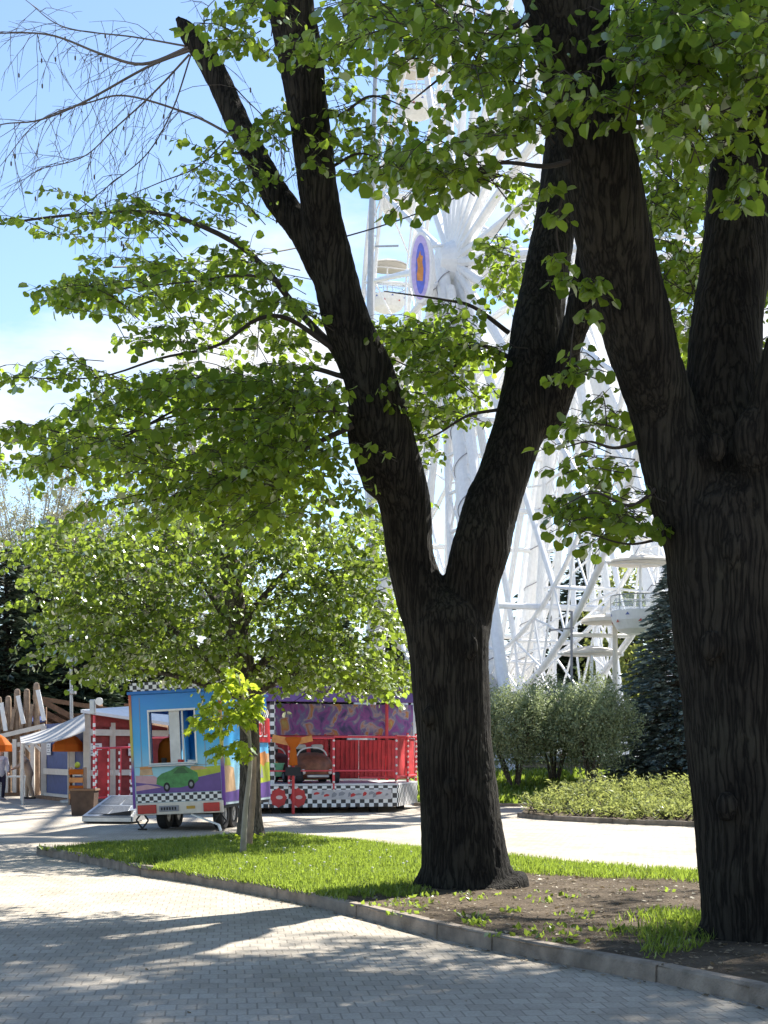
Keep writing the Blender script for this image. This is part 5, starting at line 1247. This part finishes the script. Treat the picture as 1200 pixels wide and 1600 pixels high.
# oval sign on the hub side
q = P(657, 418, 62.0); fwd = np.array((-.35, -.94, 0)); rt_ = np.array((.94, -.35, 0)); g = G(); a = np.linspace(0, 2 * math.pi, 33)[:-1]
g.poly([q + rt_ * .5 * math.cos(t) + ZZ * 1.5 * math.sin(t) for t in a], .45, 0, nrm=-fwd); 
g.poly([q + fwd * .003 + rt_ * .40 * math.cos(t) + ZZ * 1.36 * math.sin(t) for t in a], .03, 1, nrm=fwd)
g.poly([q + fwd * .036 + rt_ * (.22 * math.cos(t) + .02) + ZZ * (1.08 * math.sin(t) - .05) for t in a], .01, 2, nrm=fwd)
g.poly([q + fwd * .048 + rt_ * x + ZZ * z for x, z in ((-.13,-.55),(.12,-.6),(.15,-.1),(.10,.2),(.13,.45),(.04,.5),(.0,.7),(-.07,.45),(-.14,.35),(-.10,.0),(-.15,-.3))], .008, 3, nrm=fwd)
g.obj("oval_sign", [m_wheelw, M("lavender", (.5, .42, .75), .4), M("sign_blue", (.12, .16, .62), .4), m_ochre], fw)
g = G(); g.tube([q + (0, .5, -1), HUB - NN * 2.6 + (0, 0, -.5)], .08, n=6); g.tube([q + (0, .5, 1), HUB - NN * 2.6 + (0, 0, .8)], .06, n=6); g.obj("sign_bracket", m_wheelw, fw)
# gondolas
m_tri = [m_white, M("flag_blue", (.1, .15, .4), .4), M("flag_red", (.5, .12, .1), .4)]
def gondola(c):
    """round open gondola hung below the rim point c (local frame)"""
    o = bpy.data.objects.new("gondola", G().tube([(0, -1.35, 0), (0, 1.35, 0)], .06, n=8).mesh("axle", [m_wheelw])); COL.objects.link(o); o.parent = fw
    g = G(); g.lathe([(0, -2.55), (.5, -2.52), (.82, -2.36), (1.0, -2.05), (1.06, -1.72), (1.02, -1.70), (.95, -2.0), (.75, -2.3), (0, -2.42)], n=26)
    for i in range(14):
        t = i / 14 * 2 * math.pi; z = -2.02 + .12 * (-1) ** i; r = 1.012 if z > -2 else .985
        e = np.array((-math.sin(t), math.cos(t), 0)); rad = np.array((math.cos(t), math.sin(t), 0)); b = rad * (r + .012) + ZZ * z
        g.poly([b - e * .08, b + e * .08, b + e * .02 + ZZ * .1 + rad * .02], .008, 1 + i % 2, nrm=rad)
    def ch(g, nm, m, **k): x = g.obj(nm, m, o, local=True, **k); return x
    ch(g, "basket", m_tri, smooth=False)
    G2 = G(); G2.lathe([(1.03, -1.70), (1.04, -1.2)], n=26); ch(G2, "glass_screen", m_glass, smooth=True)
    G2 = G(); a = np.linspace(0, 2 * math.pi, 27); G2.tube([(1.04 * math.cos(t), 1.04 * math.sin(t), -1.18) for t in a], .022, n=5, cap=False); G2.tube([(1.04 * math.cos(t), 1.04 * math.sin(t), -1.45) for t in a], .014, n=5, cap=False)
    for t in a[:-1:3]: G2.tube([(1.04 * math.cos(t), 1.04 * math.sin(t), -1.7), (1.04 * math.cos(t), 1.04 * math.sin(t), -1.18)], .014, n=4)
    ch(G2, "handrail", m_steel)
    ch(G().tube([(0, 0, -2.45), (0, 0, .1)], .05, n=8), "pole", m_wheelw)
    G2 = G(); G2.lathe([(1.15, -.02), (1.15, .06), (.8, .2), (.1, .32), (0, .33)], n=22); G2.lathe([(0, .02), (1.13, -.03)], n=22); ch(G2, "canopy", m_cream, smooth=False)
    G2 = G(); G2.lathe([(.25, -2.4), (.62, -2.4), (.62, -2.0), (.25, -2.0)], n=18); ch(G2, "seat", m_bluewall)
    return o
g0 = gondola(None)
for k in range(NG):
    a = (k + .82) * 2 * math.pi / NG; c = rp(a, RR + .25, 0)
    o = g0 if k == 0 else copy_tree(g0, fw)
    o.location = tuple(c - np.array(fw.location)); o.rotation_euler = (0, 0, math.atan2(NN[1], NN[0]) - math.pi / 2)
# boarding platform
bx = thing("boarding_platform", "white panelled boarding platform with glass rail under the big wheel", "platform", (6.6, 57, 0))
def qz(px0, px1, d, z0, z1, th, m, nm, yaw_=0):
    a, b_ = P(px0, 0, d), P(px1, 0, d); g = G(); g.bbox((a[0], d, z0), (b_[0], d + th, z1), .03); return g.obj(nm, m, bx)
qz(735, 1180, 54.5, 0, 1.25, 9, m_cream, "deck")
qz(730, 1185, 54.2, 1.26, 1.45, 9.4, m_steel, "edge_plate")
for x in (925, 965, 1005, 1045): g = G(); a = P(x, 0, 54.4); g.tube([(a[0], 54.4, 1.45), (a[0], 54.4, 5.2 if x == 925 else 2.9)], .045, n=7); g.obj("post", m_wheelw, bx)
g = G(); a, b_ = P(925, 0, 54.45), P(1060, 0, 54.45); g.box((a[0], 54.45, 1.6), (b_[0], 54.47, 2.75)); g.obj("glass_rail", m_glass, bx)
g = G(); g.beam((a[0], 54.44, 2.82), (b_[0], 54.44, 2.82), .06, .06); g.obj("handrail", m_steel, bx)
g = G(); g.lathe([(1.2, -.03), (1.2, .1), (1.0, .2), (.0, .3)], P(958, 972, 54.8), 22); g.lathe([(0, .0), (1.18, -.03)], P(958, 972, 54.8), 22); g.obj("canopy", m_cream, bx)
a = P(961, 0, 54.8); g = G(); g.tube([(a[0], 54.8, 1.4), (a[0], 54.8, 6.5)], .1, n=8); g.obj("canopy_post", m_cream, bx)
g = G(); a, b_ = P(762, 0, 53.9), P(835, 0, 53.9); n = 16; v = []
for j in range(6):
    for i in range(n + 1): u = i / n; v.append((a[0] + (b_[0] - a[0]) * u, 53.9 - .5 * j * .35 + .08 * math.sin(9 * u + j), 4.5 - .9 * u - j * .42 - .25 * math.sin(3.1 * u) + .12 * math.sin(13 * u + 2 * j)))
ixx = lambda i, j: j * (n + 1) + i; fq = np.array([(ixx(i, j), ixx(i + 1, j), ixx(i + 1, j + 1), ixx(i, j + 1)) for j in range(5) for i in range(n)])
g.add(v, fq); g.add(np.array(v) + (0, .04, 0), fq[:, ::-1]); cv = g.obj("canvas_roof", m_canvas, bx, smooth=True)
qz(775, 832, 54.05, 1.5, 2.6, .3, m_cream, "control_booth")
p = P(893, 0, 50); p[2] = bank(p[0], 50) - .05; t = thing("signal_pole", "thin dark grey pole with a short side arm in front of the big wheel", "pole", p)
g = G(); g.tube([p, P(893, 955, 50)], .045, n=7); g.obj("pole", m_grayp, t); g = G(); g.beam(P(858, 985, 50), P(897, 981, 50), .07, .05); g.obj("arm", m_grayp, t)

# ------------------------------------------------------------------ bushes, spruce, juniper
def shrub(label, px, d, w, h, n, seed_n=7):
    p = P(px, 0, d); p[2] = bank(p[0], d) - .05; t = thing("oleaster_bush", label, "bush", p, group="grey-green bushes on the bank")
    g = G()
    for k in range(seed_n):
        a = rng.uniform(0, 2 * math.pi); e = p + (w * .33 * math.cos(a), w * .25 * math.sin(a), h * rng.uniform(.55, .8)); m = p + (w * .12 * math.cos(a), w * .1 * math.sin(a), h * .3) + rng.normal(0, .08, 3)
        g.tube(curve([p + (.1 * math.cos(a), .1 * math.sin(a), 0), m, e], 9), np.linspace(.06, .012, 9), n=6, cap=False)
    g.obj("stem", m_bark_mid, t)
    L = Leaves(); cen = []; c0 = p + (0, 0, h * .62)
    while len(cen) < n:
        q = rng.normal(size=3); q = q / np.linalg.norm(q) * rng.uniform(.45, 1.0); lump_ = 1 + .28 * mnoise.noise(Vector(q * 2.3 + np.array((px, 0, 0))))
        c = c0 + q * (w * .5, w * .42, h * .42) * lump_
        if c[2] < p[2] + h * (.17 + .1 * abs(q[0])): continue
        cen.append(c)
    clumps(L, cen, .12, 24, .105, c0, tilt=.6)
    g = G(); L.into(g, (OVAL[0] * (.75, 1, 1), OVAL[1])); o = g.obj("foliage", m_oleaster, t); set_leaf_var(o, 0, 4, int(px))
shrub("broad grey-green bush, nearer the forked linden's trunk", 806, 47.5, 3.0, 3.3, 800)
shrub("grey-green bush with dark hollow base, nearer the blue spruce", 925, 47.0, 3.0, 3.5, 800)
shrub("small grey-green bush behind the gap between the two larger ones", 866, 49.0, 2.8, 3.4, 600)

def conifer(name, label, p, h, w, m, n, size, cat="conifer", group=None, droop=.25, bare_=0.08, tm=None):
    p = np.asarray(p, float); t = thing(name, label, cat, p, group=group)
    g = G(); g.tube([p - (0, 0, .1), p + (0, 0, h * .5), p + (0, 0, h)], (w * .06, w * .04, .01), n=8)
    L = Leaves(); nb = n
    for k in range(nb):
        u = (k + rng.random()) / nb; z = h * (bare_ + (1 - bare_) * u ** 1.15); r = w * .5 * (1 - (z / h)) ** .8 * rng.uniform(.75, 1.1) + .1
        a = k * 2.4 + rng.normal(0, .25); dr = np.array((math.cos(a), math.sin(a), 0)); st_ = p + (0, 0, z)
        e = st_ + dr * r + (0, 0, -droop * r + rng.normal(0, .05 * r)); mid = (st_ + e) / 2 + (0, 0, .08 * r)
        c = curve([st_, mid, e], 6); 
        if r > .5: g.tube(c, np.linspace(.03, .008, 6), n=4, cap=False)
        m_ = max(5, int(r / size * 7)); tt = rng.uniform(.2, 1.0, m_); q = np.stack([np.interp(tt, np.linspace(0, 1, 6), c[:, i]) for i in range(3)], -1)
        sd = np.array((-dr[1], dr[0], 0)); q = q + sd * rng.normal(0, .17 * r, (m_, 1)) * (1.1 - tt[:, None]) + (0, 0, -.04)
        ax = dr + sd * rng.normal(0, .7, (m_, 1)) + np.array((0, 0, -.25)) * rng.uniform(-.6, 1.6, (m_, 1))
        L.add(q, ax, rng.normal(0, .5, (m_, 3)) + (0, 0, 1), size * rng.uniform(.6, 1.3, m_))
    g.obj("trunk", tm or m_bark_mid, t); g = G(); L.into(g, (OVAL[0] * (.62, 1, 1), OVAL[1])); o = g.obj("crown", m, t); set_leaf_var(o, 0, 4, int(abs(p[0] * 7)) + 1); return t
p = P(1062, 0, 49); p[2] = bank(p[0], 49) - .03
conifer("blue_spruce", "blue-grey spruce beside the massive right-hand trunk", p, 7.9, 5.6, m_spruce, 520, .25, "spruce", None, .18, .05)

def juniper(label, poly, n, hgt, zb):
    cx = np.mean([q[0] for q in poly]); cy = np.mean([q[1] for q in poly]); t = thing("juniper", label, "juniper", (cx, cy, .15))
    L = Leaves(); g = G(); k = 0
    xs = [q[0] for q in poly]; ys = [q[1] for q in poly]
    while k < n:
        x, y = rng.uniform(min(xs), max(xs)), rng.uniform(min(ys), max(ys))
        if not inside(poly, np.array([x]), np.array([y]))[0]: continue
        tuft = mnoise.noise(Vector((x * 1.5, y * 1.1, 2.0)))
        if tuft < -.22 and rng.random() < .8: continue
        k += 1
        z0 = .1 + .25 * max(0, (y - 35) / 7); hz = hgt * (.75 + 1.0 * tuft) * (.6 + .5 * (mnoise.noise(Vector((x * .8, y * .8, 5))) * .5 + .5)) * zb(x, y)
        a = rng.uniform(0, 2 * math.pi); root = np.array((x, y, z0)); dr = np.array((math.cos(a), math.sin(a), .0)); tip = root + dr * rng.uniform(.3, .6) + (0, 0, hz)
        g.tube([root, (root + tip) / 2 + (0, 0, .06), tip], (.014, .01, .004), n=4, cap=False)
        m_ = 26; tt = rng.uniform(.35, 1.05, m_)[:, None]; q = root + (tip - root) * tt + rng.normal(0, .055, (m_, 3))
        L.add(q, dr + rng.normal(0, .6, (m_, 3)) + (0, 0, .35), rng.normal(0, .6, (m_, 3)) + (0, 0, 1), .12 * rng.uniform(.6, 1.3, m_))
    g.obj("stem", m_twig, t); q = G(); L.into(q, (OVAL[0] * (.55, 1, 1), OVAL[1])); o = q.obj("foliage", m_juniper, t); set_leaf_var(o, 0, 4, 21)
jp = [(q[0] + .08, q[1] + .25) for q in jun_poly[:4]] + [(9.4, 31.6), (12, 33), (12, 40.5), (7, 42), (4.9, 40.2), (3.9, 37.6)]
juniper("low spreading yellow-green juniper filling the kerbed corner bed", jp, 1150, .5, lambda x, y: min(1.5, .5 + max(0, (y - 33.5)) * .12 + max(0, (x - 5) * .12)))

# ------------------------------------------------------------------ far trees
for i, (px, d, h, w, lab) in enumerate(((-60,72,13.5,7,"dark conifer beyond the left edge of the timber pavilion"), (10,70,11.2,6.5,"dark conifer at far left, directly above the pointed posts"), (62,74,11.4,7,"dark conifer between the pointed posts and the slim street lamp"), (125,72,9.8,6.5,"dark conifer behind the slim street lamp"),
        (190,80,10,7,"dark conifer behind the barn-red kiosk roof"), (265,82,10,7,"dark conifer behind the blue trailer"), (350,84,9.5,7,"dark conifer behind the trunk of the smaller linden"), (440,86,9,7,"dark conifer behind the checkered pillar of the ride"), (530,86,9.5,7,"dark conifer behind the ride's brown car"), (620,88,9.5,7,"dark conifer behind the right end of the ride"),
        (845,96,15,9,"dark conifer seen through the big wheel's lattice tower"), (915,98,16.5,9.5,"tall dark conifer between the big wheel's lattice and the hanging gondola"), (975,100,13,9,"dark conifer behind the lowest gondola"))):
    conifer("conifer", lab, (P(px, 0, d)[0], d, 0), h, w, m_conifer, 300, .62, "conifer", "dark conifers at the back", .12, .03, m_bark)
def broadleaf(label, px, d, h, w, m, n, size):
    p = P(px, 0, d); p[2] = 0; t = thing("broadleaf_tree", label, "tree", p)
    g = G(); g.tube([p, p + (0, 0, h * .45)], (.3, .2), n=8); 
    c0 = p + (0, 0, h * .62)
    for k in range(7): a = k * .9; g.tube([p + (0, 0, h * .4), c0 + (w * .3 * math.cos(a), w * .3 * math.sin(a), h * .1)], (.13, .03), n=5)
    g.obj("trunk", m_bark_mid, t); cen = []
    for _ in range(n):
        q = rng.normal(size=3); q = q / np.linalg.norm(q) * rng.uniform(.5, 1); cen.append(c0 + q * (w * .5, w * .5, h * .38) * (1 + .3 * mnoise.noise(Vector(q * 2.1 + px))))
    L = Leaves(); clumps(L, cen, .38, 16, size, c0); g = G(); L.into(g, OVAL); o = g.obj("crown", m, t); set_leaf_var(o, 0, 4, 31)
broadleaf("yellow-green broadleaf tree beyond the hanging gondola", 1005, 92, 13.6, 8, m_juniper, 300, .45)
broadleaf("green broadleaf tree behind the massive right-hand trunk", 1160, 80, 13, 10, m_leaf_mid, 380, .4)
broadleaf("green broadleaf tree behind the forked linden's trunk", 700, 95, 9, 8, m_leaf_mid, 260, .4)
# pale leafless trees
def bare_tree(label, px, d, h, w, n=60):
    p = P(px, 0, d); p[2] = 0; t = thing("bare_tree", label, "tree", p, group="pale trees just coming into bud"); g = G(); B2 = G()
    g.tube(curve([p, p + (.2, 0, h * .3), p + (0, 0, h * .65)], 8), np.linspace(.35, .12, 8), n=8)
    L = Leaves()
    for k in range(n):
        z = h * rng.uniform(.28, .66); a = rng.uniform(0, 2 * math.pi); r = w * .5 * rng.uniform(.35, 1.0); st_ = p + (0, 0, z); dr = np.array((math.cos(a), math.sin(a), 0))
        top = (h - z) * rng.uniform(.35, .98) * math.sqrt(max(.05, 1 - (r / (w * .56)) ** 2))
        c = curve([st_, st_ + dr * r * .5 + (0, 0, top * .35) + rng.normal(0, .3, 3), st_ + dr * r * .85 + (0, 0, top * .8) + rng.normal(0, .25, 3), st_ + dr * r + (0, 0, top)], 12); g.tube(c, np.linspace(.06, .012, 12), n=4, cap=False)
        for j in range(22):
            i = rng.integers(3, 12); v = unit(c[i] - c[i - 1]); v = unit(v + rng.normal(0, .7, 3) + (0, 0, .1)); l = rng.uniform(.4, 1.5)
            e = c[i] + v * l + (0, 0, -.12 * l); B2.tube([c[i], c[i] + v * l * .5 + rng.normal(0, .06, 3), e], (.013, .01, .005), n=3, cap=False)
            for _ in range(2): B2.tube([c[i] + v * l * .5, c[i] + v * l * .5 + unit(v + rng.normal(0, .8, 3)) * l * .5], (.008, .004), n=3, cap=False)
            L.add(c[i] + v * l * rng.uniform(.3, 1, (9, 1)) + rng.normal(0, .16, (9, 3)), rng.normal(0, 1, (9, 3)), rng.normal(0, 1, (9, 3)), rng.uniform(.08, .2, 9))
    g.obj("trunk", m_pale, t); s0_ = B2.n; L.into(B2, OVAL, 1); o = B2.obj("crown", [m_pale, m_bud], t); set_leaf_var(o, s0_, 4, 41)
m_pale = M("pale_bark", (.36, .33, .27), .85, var=.2); m_bud = M_leaf("buds", (.30, .29, .19), (.44, .42, .28), (.38, .37, .18), .35)
bare_tree("pale twiggy tree in bud above the dark conifers at far left", 40, 95, 22.0, 14, 110)
bare_tree("pale twiggy tree in bud, lower, behind the smaller linden's crown", 230, 98, 21.0, 13, 100)
bare_tree("tall pale tree in bud rising behind the forked linden's left branches", 345, 92, 28.0, 12, 90)
# a far wood that closes the horizon
L = Leaves(); cen = []
for _ in range(900):
    a = rng.uniform(-1.15, 1.15); r = rng.uniform(150, 175); cen.append((r * math.sin(a), r * math.cos(a), rng.uniform(.5, 9) * (1 + .3 * math.sin(a * 23))))
clumps(L, cen, 1.6, 14, 2.0); g = G(); L.into(g, OVAL); o = g.obj("far_woods", m_conifer); set_leaf_var(o, 0, 4, 51); tag(o, "far dark belt of trees closing the park behind the fairground", "woods", kind='stuff')

# ------------------------------------------------------------------ people by the pavilion
m_skin = M("skin", (.42, .25, .17), .55, var=.08); m_hair = M("brown_hair", (.06, .04, .025), .7)
def person(label, pos, face, top_m, bot_m, lean=0.0, reach=0.0, cap=None, hgt=1.7, sleeves=True, stride=.1):
    s = hgt / 1.72; t = thing("person", label, "person", pos, face)
    def V(x, y, z): return np.array((x, y, z)) * s
    fwd = np.array((0, -1.0, 0)); hip = V(0, 0, .92); ch = V(0, -math.sin(lean) * .45, .92 + math.cos(lean) * .45); nk = ch + V(0, -math.sin(lean) * .1, .1); hd = nk + V(0, -.03 - math.sin(lean) * .1, .17)
    body = G(); shirt = G(); pants = G()
    body.tube([hip, (hip + ch) / 2, ch, ch + V(0, 0, .05)], np.array((.125, .115, .135, .09)) * s, n=12, rnd=True); body.tube([ch + V(0, 0, .03), nk, hd - V(0, 0, .06)], np.array((.07, .055, .055)) * s, n=10, rnd=True)
    body.ball(hd, np.array((.075, .092, .115)) * s, n=14); body.ball(hd + V(0, -.09, -.01), np.array((.014, .022, .024)) * s, n=6); body.ball(hd + V(0, -.07, -.085), np.array((.035, .025, .025)) * s, n=8)
    for q in (-1, 1): body.ball(hd + V(q * .077, .005, -.005), np.array((.012, .022, .032)) * s, n=6)
    shirt.tube([hip + V(0, 0, -.03), (hip + ch) / 2, ch, ch + V(0, 0, .06)], np.array((.15, .14, .155, .09)) * s, n=12, rnd=True)
    for q in (-1, 1):
        sh = ch + V(q * .175, 0, .03); el = sh + V(q * .05, -.05 - reach * .2, -.28 + reach * .12); wr = el + V(-q * .03, -.10 - reach * .18, -.22 + reach * .2)
        body.tube([sh, el, wr], np.array((.052, .042, .03)) * s, n=10, rnd=True); shirt.tube([ch + V(q * .1, 0, .03), sh, sh + (el - sh) * (.95 if sleeves else .55)], np.array((.08, .075, .06)) * s, n=10, rnd=True)
        if sleeves: shirt.tube([el, el + (wr - el) * .85], np.array((.055, .045)) * s, n=10, rnd=True)
        dr = unit(wr - el); pm_ = wr + dr * .09 * s; body.tube([wr, wr + dr * .05 * s, pm_], np.array((.026, .036, .034)) * s, n=8, rnd=True)
        sd = unit(np.cross(dr, (0, 0, 1.0)) if abs(dr[2]) < .95 else np.array((1.0, 0, 0)))
        for k, ln in enumerate((.062, .072, .068, .052)):
            b0 = pm_ + sd * (k - 1.5) * .019 * s; b1 = b0 + dr * ln * .55 * s; b2 = b1 + unit(dr + fwd * .6) * ln * .5 * s; body.tube([b0, b1, b2], np.array((.0095, .009, .008)) * s, n=6, rnd=True)
        b0 = wr + dr * .03 * s - sd * .03 * s; body.tube([b0, b0 + unit(dr - sd) * .04 * s, b0 + unit(dr * 1.3 - sd * .5) * .07 * s], np.array((.012, .010, .009)) * s, n=6, rnd=True)
        kn = V(q * .1, -.04 + q * stride * .3, .5); an = V(q * .1, .02 + q * stride, .08); hp = hip + V(q * .085, 0, -.03)
        body.tube([hp, kn, an], np.array((.085, .06, .042)) * s, n=10, rnd=True); pants.tube([hip + V(q * .06, 0, .02), hp, kn, an + V(0, 0, .02)], np.array((.12, .105, .078, .062)) * s, n=10, rnd=True)
        sh_ = G(); sh_.tube([an + V(0, .05, -.04), an + V(0, -.05, -.045), an + V(0, -.17, -.055)], np.array((.045, .046, .036)) * s, n=8, rnd=True); sh_.obj("shoe", m_dark, t, local=True, smooth=True)
    bo = fuse(body, .012 * s, 2).obj("body", m_skin, t, smooth=True, local=True)
    fuse(shirt, .02 * s, 3).obj("shirt", top_m, t, smooth=True, local=True); fuse(pants, .02 * s, 3).obj("trousers", bot_m, t, smooth=True, local=True)
    g = G()
    for q in (-1, 1): g.ball(hd + V(q * .032, -.086, .012), np.array((.012, .008, .007)) * s, n=6)
    g.ball(hd + V(0, -.09, -.055), np.array((.025, .006, .005)) * s, n=6); g.obj("face", m_dark, t, local=True)
    g = G(); g.ball(hd + V(0, .014, .03), np.array((.084, .095, .104)) * s, n=14); g.obj("hair", m_hair, t, local=True, smooth=True)
    if cap:
        g = G(); g.lathe([(.088 * s, .03 * s), (.09 * s, .07 * s), (.06 * s, .125 * s), (0, .14 * s)], hd, 14); g.poly([hd + V(.075 * math.cos(a), -.06 - .11 * math.sin(a), .035) for a in np.linspace(0, math.pi, 9)], .01, nrm=(0, 0, 1)); g.obj("cap", cap, t, local=True)
    return t
m_beige = M("beige_cloth", (.40, .29, .21), .8, var=.12); m_khaki = M("khaki_cloth", (.36, .27, .19), .8, var=.12); m_navy = M("navy_cloth", (.02, .02, .05), .8); m_pale_shirt = M("pale_shirt", (.5, .52, .58), .8)
person("person in beige top and khaki trousers leaning forward under the awning", (P(46, 0, 51)[0], 51, 0), -1.25, m_beige, m_khaki, .35, .6, m_cream, 1.7)
person("person in pale shirt and dark trousers at the picture's left edge", (P(1, 0, 50.5)[0], 50.5, 0), .5, m_pale_shirt, m_navy, .05, .1, None, 1.72)
